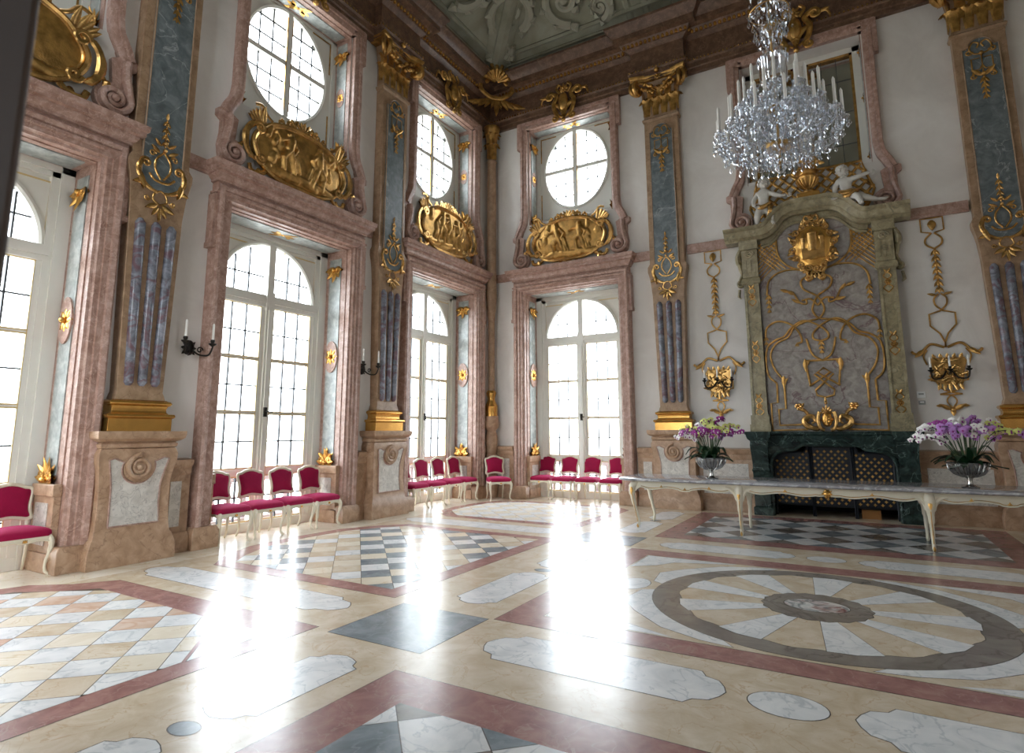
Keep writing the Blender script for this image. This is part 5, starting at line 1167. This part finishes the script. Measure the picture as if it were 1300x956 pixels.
# ------------------------------------------------------------------ red chairs
def chair_proto():
    r = thing('side_chair', '', 'chair'); r.scale = (.965, 1, 1)
    # seat cushion: trapezoid with rounded rim
    def outl(k, z):
        hw0, hw1, y0, y1 = .276*k, .23*k, -.27*k, .23*k; P = []
        for cx_, cy_, a0 in ((hw0-.06, y0+.06, -90), (hw1-.05, y1-.05, 0), (-hw1+.05, y1-.05, 90), (-hw0+.06, y0+.06, 180)):
            for i in range(5): a = math.radians(a0+90*i/4); P.append((cx_+.06*cos(a), cy_+.06*sin(a), z))
        return P
    m = MB(); m.loft([outl(.97, .425), outl(1.0, .435), outl(1.015, .46), outl(.99, .49), outl(.92, .508), outl(.75, .526), outl(.4, .54)]); m.build('seat_cushion', M['velvet'], r, smooth=70)
    # serpentine apron
    m = MB()
    pts = lambda w: [(-w, .43), (w, .43), (w, .36), (w*.72, .375), (w*.4, .385), (w*.15, .37), (0, .36), (-w*.15, .37), (-w*.4, .385), (-w*.72, .375), (-w, .36)]
    m.prism(pts(.265), -.27, -.245)
    b = MB(); b.prism(pts(.2), .2, .22); m.join(b)
    for s in (-1, 1):
        b = MB(); b.prism([(-.25, .43), (.21, .43), (.21, .37), (.1, .385), (-.1, .385), (-.25, .36)], -.012, .012, 'yz'); b.v = [(s*(.255-.045*(y+.25)/.46)+x, y, z) for x, y, z in b.v]; m.join(b)
    m.tube([(x, -.275, z+.012) for x, z in pts(.265)[2:]], .007, 5)
    ap = m.build('apron', M['cream2'], r)
    m = MB(); m.rosette(0, .39, .035, -.272, sq=.7); m.build('gilt_flower', M['goldb'], ap)
    # cabriole front legs, raked rear legs
    for s in (-1, 1):
        m = MB(); m.tube(cr([(s*.245, -.235, .43), (s*.268, -.262, .36), (s*.262, -.258, .26), (s*.238, -.235, .13), (s*.24, -.24, .045), (s*.262, -.268, .012), (s*.268, -.276, 0)], 6), [.03, .033, .028, .02, .016, .019, .016, .012], 9); m.build('leg', M['cream2'], r)
        m = MB(); m.tube(cr([(s*.21, .2, .43), (s*.212, .22, .3), (s*.2, .215, .14), (s*.205, .25, .03), (s*.21, .27, 0)], 5), [.024, .022, .018, .016, .014], 8); m.build('leg', M['cream2'], r)
    # back: shaped frame round an upholstered panel, tilted
    T = lambda x, z: (x, .215+.17*(z-.5), z)
    half = [(0, 1.0), (.1, .985), (.17, .955), (.222, .945), (.235, .9), (.222, .82), (.212, .74), (.218, .66), (.232, .605), (.2, .585), (.12, .6), (0, .615)]
    ol = [(p.x, p.y) for p in cr([(a, b, 0) for a, b in half[:-1]]+[(-a, b, 0) for a, b in half[::-1][:-1]], 4, True)]
    m = MB(); Q = [T(a, b) for a, b in ol]; m.tube(Q+Q[:2], .021, 8, flat=(1, 1)); m.tube([(x*.9, y-.01, .8+(z-.8)*.9) for x, y, z in Q+Q[:1]], .008, 5)
    for s in (-1, 1): m.tube([T(s*.19, .61), T(s*.19, .52), (s*.2, .21, .42)], [.02, .019, .022], 7)
    m.rosette(0, 1.0, .03, .27); m.build('backrest_frame', M['cream2'], r)
    m = MB(); ins = [(a*.93, .8+(b-.8)*.9) for a, b in ol]
    R = []
    for k, d in ((1, .022), (1, -.012), (.9, -.03), (.6, -.042), (.2, -.046)): R.append([(T(a*k, .8+(b-.8)*k)[0], T(a*k, .8+(b-.8)*k)[1]+d, .8+(b-.8)*k) for a, b in ins])
    m.loft(R); m.build('backrest_pad', M['velvet'], r, smooth=70)
    return r
CH = chair_proto(); used = [False]
def chair(x, y, rz, lab, group):
    o = CH if not used[0] else copy_tree(CH); used[0] = True
    o.location = (x, y, 0.002); o.rotation_euler = (0, 0, rz); o['label'] = lab; o['group'] = group; o['category'] = 'chair'
names = ['leftmost', 'second from left', 'third from left', 'rightmost']
for i, y in enumerate((5.62, 6.21, 6.8, 7.39)): chair(XW-.05, y, PI/2+(.01, -.015, .01, 0)[i], 'red velvet chair, %s of four at the second tall window' % names[i], 'chairs at the second tall window')
for i, y in enumerate((9.9, 10.5, 11.1, 11.7)): chair(XW-.06+.01*i, y, PI/2+(.02, -.02, .02, -.02)[i], 'red velvet chair, %s of four along the slanting window nearest the corner' % names[i], 'chairs at the window nearest the corner')
for i, x in enumerate((-6.8, -6.2, -5.6, -4.98)): chair(x, YW+.28, (.06, .0, .03, -.04)[i], 'red velvet chair, %s of four at the fireplace-wall window' % names[i], 'chairs at the fireplace wall window')
chair(XW-.2, 3.12, PI/2, 'red velvet chair cut off by the left edge of the picture, at the leftmost window', 'chair at the leftmost window')
chair(XW+.66, YW-.62, PI*.27, 'lone red velvet chair standing across the corner between the two walls', 'chair in the corner')

# ------------------------------------------------------------------ long table
TX0, TX1, TY0, TY1, TZ = -3.66, 2.7, 9.66, 10.92, .815
TB = thing('console_table', 'long ivory table with grey marble top and eight curved gilded legs before the fireplace', 'table', (0, 0, 0.002))
def topo(k):
    x0, x1, y0, y1 = TX0+k, TX1-k, TY0+k, TY1-k; c = .22
    P = cr([(x0, y0+c, 0), (x0+.03, y0+c*.6, 0), (x0+.1, y0+.05, 0), (x0+c, y0, 0)], 4)
    P = [(p.x, p.y) for p in P]; X = lambda p: (x0+x1-p[0], p[1]); Y = lambda p: (p[0], y0+y1-p[1])
    return P+[X(p) for p in P[::-1]]+[Y(X(p)) for p in P]+[Y(p) for p in P[::-1]]
m = MB(); m.loft([[(a, b, z) for a, b in topo(k)] for k, z in ((.05, .77), (.02, .775), (0, .79), (.005, .805), (.02, TZ))]); m.build('table_top', M['tabletop'], TB, smooth=50)
LX = [-3.36, -1.7, .72, 2.4]; y0, y1 = 9.85, 10.74
ap = MB(); gl_ = MB()
def apron_poly(a, b):
    L = b-a; n = 48; P = []
    for i in range(n+1):
        t = i/n; e = min(t, 1-t)*L; z = .685-.03*math.sin(min(1, e/.3)*PI/2)+.016*cos(2*PI*t*max(2, round(L/.55)))-(.012 if abs(t-.5) < .05 else 0); 
        if e < .14: z -= .1*(1-e/.14)**2
        P.append((a+L*t, z))
    return P
for i in range(3):
    P = apron_poly(LX[i], LX[i+1])
    for y in (y0-.03, y1+.01):
        ap.prism([(P[0][0], .772)]+P+[(P[-1][0], .772)], y, y+.025)
    gl_.tube([(a, y0-.034, b+.018) for a, b in P[3:-3]], .006, 5); ap.tube([(a, y0-.032, b+.004) for a, b in P], .012, 6)
    for t in (.27, .5, .73):
        u = LX[i]+(LX[i+1]-LX[i])*t; z = P[int(t*48)][1]
        if not (i == 1 and t == .5): gl_.leaf(u-.03, z+.01, 35, .05, .015, y0-.035); gl_.leaf(u+.03, z+.01, 145, .05, .015, y0-.035); gl_.leaf(u, z, 90, .06, .015, y0-.036)
for x in (LX[0], LX[3]):
    P = apron_poly(y0, y1); ap.prism([(P[0][0], .772)]+P+[(P[-1][0], .772)], x-.012, x+.012, 'yz')
ap.build('apron', M['cream2'], TB); 
m = MB(); u = (LX[1]+LX[2])/2; m.rosette(u, .69, .075, y0-.04, n=10); m.ball((u, y0-.05, .69), (.05, .03, .045), 10, 8); m.build('gilt_shell', M['goldb'], TB); gl_.build('gilt_line', M['goldd'], TB)
for i, x in enumerate(LX):
    for y, f in ((y0, -1), (y1, 1)):
        s = -1 if i == 0 else (1 if i == 3 else 0); m = MB()
        if s:
            m.tube(cr([(x-s*.02, y, .76), (x+s*.05, y+f*.02, .68), (x+s*.06, y+f*.03, .56), (x+s*.02, y+f*.015, .36), (x-s*.03, y, .16), (x-s*.03, y, .06), (x-s*.01, y+f*.015, .0)], 6), [.05, .062, .052, .038, .027, .022, .024, .018], 10)
        else:
            m.tube(cr([(x, y, .76), (x, y+f*.03, .66), (x, y+f*.03, .55), (x, y+f*.01, .35), (x, y-f*.02, .16), (x, y-f*.02, .06), (x, y, 0)], 6), [.06, .066, .056, .04, .028, .023, .024, .018], 10)
            for q_ in (-1, 1): m.tube(cr([(x+q_*.2, y-.015, .72), (x+q_*.12, y-.015, .69), (x+q_*.05, y-.01, .6), (x+q_*.02, y, .45)], 5), [.03, .036, .034, .018], 7)
        lg = m.build('leg', M['cream2'], TB)
        if f < 0:
            m = MB(); m.leaf(x+s*.05, .68, 270, .14, .03, y-.075); m.tube([(x+s*.055, y-.075, .6), (x+s*.02, y-.05, .36), (x-s*.03, y-.028, .1)], .006, 5); m.leaf(x-s*.02, .0, 90, .07, .02, y-.025); m.build('gilt_mount', M['goldd'], lg)
# ------------------------------------------------------------------ silver bowls with orchids
def bowl(lab, x, y):
    r = thing('silver_bowl', lab, 'bowl', (x, y, TZ+.003), group='silver bowls on the long table'); m = MB()
    m.lathe([(.0, 0), (.1, 0), (.105, .012), (.07, .025), (.035, .045), (.028, .08), (.034, .12), (.06, .135), (.14, .17), (.2, .225), (.235, .3), (.245, .335), (.25, .34), (.235, .335), (.19, .24), (.0, .2)], 40)
    m.build('cup', M['silver'], r); m = MB()
    for k in range(22):
        a = 2*PI*k/22; m.tube([(.08*cos(a), .08*sin(a), .142), (.165*cos(a), .165*sin(a), .185), (.222*cos(a), .222*sin(a), .26), (.24*cos(a), .24*sin(a), .32)], [.008, .016, .018, .01], 6)
    m.build('fluting', M['silver'], r)
def orchids(lab, x, y, seed, cols):
    rn = random.Random(seed); r = thing('orchid_arrangement', lab, 'flowers', (x, y, TZ+.003), group='orchid arrangements in silver bowls')
    m = MB(); m.lathe([(0, .24), (.2, .3), (.215, .315), (.1, .335), (0, .34)], 18); m.build('moss', M['leafg'], r)
    for k in range(22):
        a = 2*PI*k/22+rn.uniform(-.15, .15); L = rn.uniform(.2, .36); up_ = rn.uniform(.05, .16) if k % 2 else rn.uniform(-.02, .06); w = rn.uniform(.04, .055); d = Vector((cos(a), sin(a), 0)); sd = Vector((-sin(a), cos(a), 0)); vs = []
        for i in range(7):
            t = i/6; c = d*(.08+L*t)+Vector((0, 0, .33+up_*sin(t*PI*.8)*1.6-.06*t*t)); ww = w*sin(PI*min(1, .12+t*.9))**.6
            for q_, dz in ((-1, .012), (0, 0), (1, .012)): vs.append(c+sd*ww*q_+Vector((0, 0, dz)))
        n = len(vs); mb = MB(); fs = [(i*3+j, i*3+j+1, i*3+j+4, i*3+j+3) for i in range(6) for j in range(2)]
        mb.add(vs+[v-Vector((0, 0, .006)) for v in vs], fs+[tuple(n+q_ for q_ in f[::-1]) for f in fs]); mb.build('leaf', M['leafg'], r, smooth=60)
    for k, (a, L, lean, ci) in enumerate(cols):
        L += .13
        a = math.radians(a); d = Vector((cos(a), sin(a), 0)); b = d*rn.uniform(.02, .1)+Vector((0, 0, .3)); e = b+d*lean+Vector((0, 0, L)); P = cr([b, b+d*lean*.25+Vector((0, 0, L*.55)), b+d*lean*.62+Vector((0, 0, L*.93)), e, e+d*.1+Vector((0, 0, -.03))], 5)
        sp = MB(); sp.tube(P, .0055, 5); sp.tube([(b.x+.012, b.y, .3), tuple(P[8]+Vector((.008, 0, 0)))], .0035, 4); st = sp.build('flower_stem', M['stem'], r)
        fl_ = MB()
        for i in range(7):
            c = P[-1-2*i]+Vector((rn.uniform(-.03, .03), rn.uniform(-.03, .03), rn.uniform(-.025, .035))); R0 = rn.uniform(.042, .055)
            f_ = (Vector((rn.uniform(-.5, .5), -1, rn.uniform(-.2, .3)))+d*.6).normalized(); Q = f_.to_track_quat('-Y', 'Z').to_matrix()
            one = MB()
            for q_ in range(5): one.leaf(0, 0, 90+72*q_+(8 if q_ in (1, 4) else 0), R0*(1.05 if q_ in (1, 4) else .9), R0*(.62 if q_ in (1, 4) else .42), 0, t=.2, bulge=-.1)
            one.ball((0, -.012, -.006), R0*.22, 6, 5, m=1); one.leaf(0, -.004, 270, R0*.45, R0*.2, -.012, m=1)
            one.v = [tuple(Q @ Vector(v)+c) for v in one.v]; fl_.join(one)
        fl_.build('blossom_spray', [M[ci], M['fl_mag' if ci != 'fl_mag' else 'fl_white']], st)
bowl('fluted silver footed bowl on the left part of the marble tabletop', -2.2, 10.3); bowl('fluted silver footed bowl on the right part of the marble tabletop', 1.24, 10.3)
W_, LI, MA, LL = 'fl_white', 'fl_lime', 'fl_mag', 'fl_lil'
orchids('magenta and lime orchids with white ones at left in the left silver bowl', -2.2, 10.3, 3, [(185, .3, .42, W_), (200, .26, .36, W_), (175, .4, .36, LI), (215, .34, .3, MA), (160, .36, .28, MA), (240, .36, .22, MA), (120, .5, .14, LI), (265, .38, .14, MA), (95, .52, .08, LI), (290, .42, .12, LI), (60, .56, .18, MA), (300, .34, .2, MA), (330, .4, .24, LI), (20, .42, .3, LI), (350, .34, .38, MA), (10, .3, .2, LL), (140, .44, .2, W_), (75, .46, .1, LI)])
orchids('lilac and white orchids with a few lime ones in the right silver bowl', 1.24, 10.3, 8, [(185, .26, .46, W_), (200, .24, .42, W_), (170, .36, .4, W_), (190, .38, .34, W_), (215, .36, .26, LL), (240, .38, .22, LL), (265, .36, .14, LL), (230, .4, .34, LL), (150, .44, .24, MA), (120, .46, .14, W_), (90, .5, .06, W_), (50, .52, .12, LL), (60, .46, .2, LL), (30, .46, .26, W_), (15, .42, .34, LI), (340, .34, .4, LI), (355, .3, .5, LL), (320, .36, .24, LL), (300, .4, .16, W_)])

# ------------------------------------------------------------------ crystal chandelier
CX, CY = -.5, 6.4
CD = thing('chandelier', 'large crystal chandelier with white candles hanging before the fireplace wall', 'chandelier', (CX, CY, 0))
rn = random.Random(12)
m = MB(); m.lathe([(.0, 4.24), (.03, 4.26), (.06, 4.3), (.03, 4.35), (.05, 4.39), (.1, 4.45), (.16, 4.5), (.1, 4.53), (.05, 4.57), (.045, 4.8), (.08, 4.84), (.08, 4.9), (.035, 4.95), (.03, 5.15), (.06, 5.19), (.07, 5.24), (.13, 5.27), (.14, 5.36), (.135, 5.52), (.15, 5.56), (.07, 5.58), (.03, 5.62), (.03, 5.85), (.06, 5.9), (.06, 5.96), (.025, 6.0), (.02, 6.36), (.05, 6.42), (.0, 6.48)], 16); m.build('stem', M['crystal'], CD)
m = MB(); m.tube([(0, 0, 4.3), (0, 0, 13.0)], .012, 6); 
for k in range(35): m.ball((0, 0, 6.5+.18*k), (.03, .012, .05), 6, 5)
m.build('suspension_chain', M['goldd'], CD)
m = MB(); m.lathe([(.05, 4.5), (.13, 4.52), (.13, 4.56), (.05, 4.58)], 18); m.lathe([(.04, 4.93), (.09, 4.95), (.09, 4.98), (.04, 5.0)], 18); m.lathe([(.03, 5.88), (.07, 5.9), (.07, 5.93), (.03, 5.95)], 14)
for R, z in ((.2, 6.1),): m.tube([(R*cos(2*PI*k/40), R*sin(2*PI*k/40), z) for k in range(41)], .006, 5)
m.build('gilt_hoops', M['goldd'], CD)
drops = []; small = MB()
def drop(x, y, z, h=.075, r=.017): drops.append((x, y, z, h, r))
def sdrop(x, y, z, h=.05, r=.012): small.octa((x, y, z-h*.35), r, h*.65, h*.35, n=4, a=rn.uniform(0, 1.5))
def swag(p, q_, sag, n, r=.009):
    for i in range(n+1):
        t = i/n; c = Vector(p).lerp(Vector(q_), t); c.z -= sag*4*t*(1-t); small.octa(tuple(c), r, r*1.3, r*1.3, n=4, a=rn.uniform(0, 1.5))
tiers = [(14, .60, 4.62, 4.68, 0), (10, .46, 4.8, 4.88, .2), (8, .30, 5.0, 5.09, .1)]
tops = []
for n, R, z0, zt, ph in tiers:
    for k in range(n):
        a = 2*PI*k/n+ph; c, s = cos(a), sin(a); Q = lambda r, z: (r*c, r*s, z)
        m = MB(); m.tube(cr([Q(.08, z0-.02), Q(R*.4, z0-.1), Q(R*.75, z0-.1), Q(R*.97, z0-.02), Q(R, zt-.0)], 5), .011, 6); m.lathe([(.01, 0), (.055, .02), (.06, .03), (.015, .03), (.022, .05), (.022, .075), (.012, .08)], 12, Q(R, zt)); arm = m.build('arm', M['crystal'], CD)
        m = MB(); m.lathe([(.0155, .05), (.015, .31), (.009, .325), (.002, .34)], 9, Q(R, zt)); m.build('candle', M['candle'], arm)
        tops.append((R, a, zt))
        for j in range(7):
            b = 2*PI*j/7; x, y = R*c+.056*cos(b), R*s+.056*sin(b); drop(x, y, zt-.0, rn.uniform(.06, .09)); sdrop(x, y, zt+.025, .03, .008)
    for k in range(n):
        a, b = 2*PI*k/n+ph, 2*PI*(k+1)/n+ph; swag((R*cos(a), R*sin(a), zt), (R*cos(b), R*sin(b), zt), .07, 12); swag((R*.97*cos(a), R*.97*sin(a), zt-.02), (R*.97*cos(b), R*.97*sin(b), zt-.02), .14, 14)
        swag((R*cos(a), R*sin(a), zt), (.07*cos(a), .07*sin(a), zt+.36), .05, 16)
# hanging curtains of drops
for R, zt, n, lay in ((.54, 4.66, 60, 3), (.4, 4.6, 44, 3), (.28, 4.55, 32, 3), (.36, 5.0, 40, 4), (.24, 4.98, 26, 4), (.16, 4.5, 18, 2), (.46, 4.84, 46, 3)):
    for k in range(n):
        a = 2*PI*k/n+rn.uniform(-.03, .03)
        for j in range(lay): sdrop(R*cos(a)*(1+.04*rn.uniform(-1, 1)), R*sin(a), zt-.055*j+rn.uniform(-.012, .012), .06, .014)
        if k % 3 == 0: drop(R*cos(a), R*sin(a), zt-.055*lay, .075, .017)
for k in range(420):
    a = rn.uniform(0, 2*PI); z = rn.uniform(4.54, 5.2); R = rn.uniform(.12, .58 if z < 4.78 else (.46 if z < 4.98 else .32)); sdrop(R*cos(a), R*sin(a), z, rn.uniform(.05, .09), rn.uniform(.011, .018))
for k in range(150):
    a = 2*PI*k/150*7; t = k/150; R = .05+.5*(1-t); sdrop(R*cos(a), R*sin(a), 4.4+.2*(1-t)**1.5, .06, .014)
# upper crown
for k in range(12):
    a = 2*PI*k/12; R = .2
    swag((R*cos(a), R*sin(a), 6.08), (.04*cos(a), .04*sin(a), 6.33), .04, 10); swag((R*cos(a), R*sin(a), 6.08), (.06*cos(a), .06*sin(a), 5.8), -.02, 9); drop(R*1.05*cos(a), R*1.05*sin(a), 6.08, .1, .02); drop(R*.8*cos(a), R*.8*sin(a), 5.9, .12, .022)
for k in range(170):
    a = rn.uniform(0, 2*PI); z = rn.uniform(5.68, 6.3); R = rn.uniform(.03, .22)*(1 if z > 5.83 else .7); sdrop(R*cos(a), R*sin(a), z, rn.uniform(.05, .08), .014)
for k in range(24): a = 2*PI*k/24; sdrop(.15*cos(a), .15*sin(a), 5.56, .08, .012); sdrop(.1*cos(a), .1*sin(a), 5.24, .08, .012)
drops.sort(key=lambda d: d[1]-.6*d[2]*0)          # the hundred nearest the viewer are parts of their own
for i, (x, y, z, h, r_) in enumerate(drops):
    if i < 98:
        m = MB(); m.octa((x, y, z-h*.7), r_, h*.3, h*.7, n=6); m.octa((x, y, z+.008), r_*.5, .01, .01); m.build('crystal_drop', M['crystal'], CD, smooth=0)
    else: small.octa((x, y, z-h*.7), r_, h*.3, h*.7, n=6)
o = small.build('crystal_beads', M['crystal'], CD, smooth=0); o['kind'] = 'stuff'
SKY, EXPO = 1.0, 4.1
# ------------------------------------------------------------------ camera, sky, view
F = 744.72; yaw, pit, roll = [math.radians(a) for a in (30.4088, 8.7219, .1996)]
fw = Vector((-sin(yaw)*cos(pit), cos(yaw)*cos(pit), sin(pit))); rt = Vector((cos(yaw), sin(yaw), 0)); dn = fw.cross(rt)
r2 = rt*cos(roll)+dn*sin(roll); d2 = dn*cos(roll)-rt*sin(roll)
cam = bpy.data.cameras.new('camera'); co = bpy.data.objects.new('camera', cam); COL.objects.link(co)
cam.sensor_fit = 'HORIZONTAL'; cam.sensor_width = 36; cam.lens = F/1300*36; cam.shift_y = -(478-433.5)/1300; cam.clip_start = .05
mw = Matrix((r2, -d2, -fw)).transposed().to_4x4(); mw.translation = (0, 0, 1.6); co.matrix_world = mw
cam.dof.use_dof = True; cam.dof.focus_distance = 10.; cam.dof.aperture_fstop = 3.5
S.camera = co
w = bpy.data.worlds.new('sky'); S.world = w; w.use_nodes = True; nt = w.node_tree; bg = nt.nodes['Background']
tc = nt.nodes.new('ShaderNodeTexCoord'); sx = nt.nodes.new('ShaderNodeSeparateXYZ'); rp = nt.nodes.new('ShaderNodeValToRGB')
nt.links.new(tc.outputs['Generated'], sx.inputs[0]); nt.links.new(sx.outputs['Z'], rp.inputs[0]); nt.links.new(rp.outputs[0], bg.inputs[0])
e = rp.color_ramp.elements; e[0].position = 0.; e[0].color = (.42, .44, .45, 1); e[1].position = .12; e[1].color = (.86, .93, 1, 1); x = e.new(.02); x.color = (.76, .82, .88, 1)
bg.inputs[1].default_value = SKY
S.view_settings.view_transform = 'Standard'; S.view_settings.look = 'None'; S.view_settings.gamma = 1; S.view_settings.use_curve_mapping = False
S.view_settings.exposure = EXPO
S.cycles.max_bounces = 10; S.cycles.diffuse_bounces = 8; S.cycles.glossy_bounces = 4; S.cycles.transparent_max_bounces = 24; S.cycles.sample_clamp_indirect = 8
S.cycles.use_denoising = True; S.cycles.caustics_reflective = False; S.cycles.caustics_refractive = False
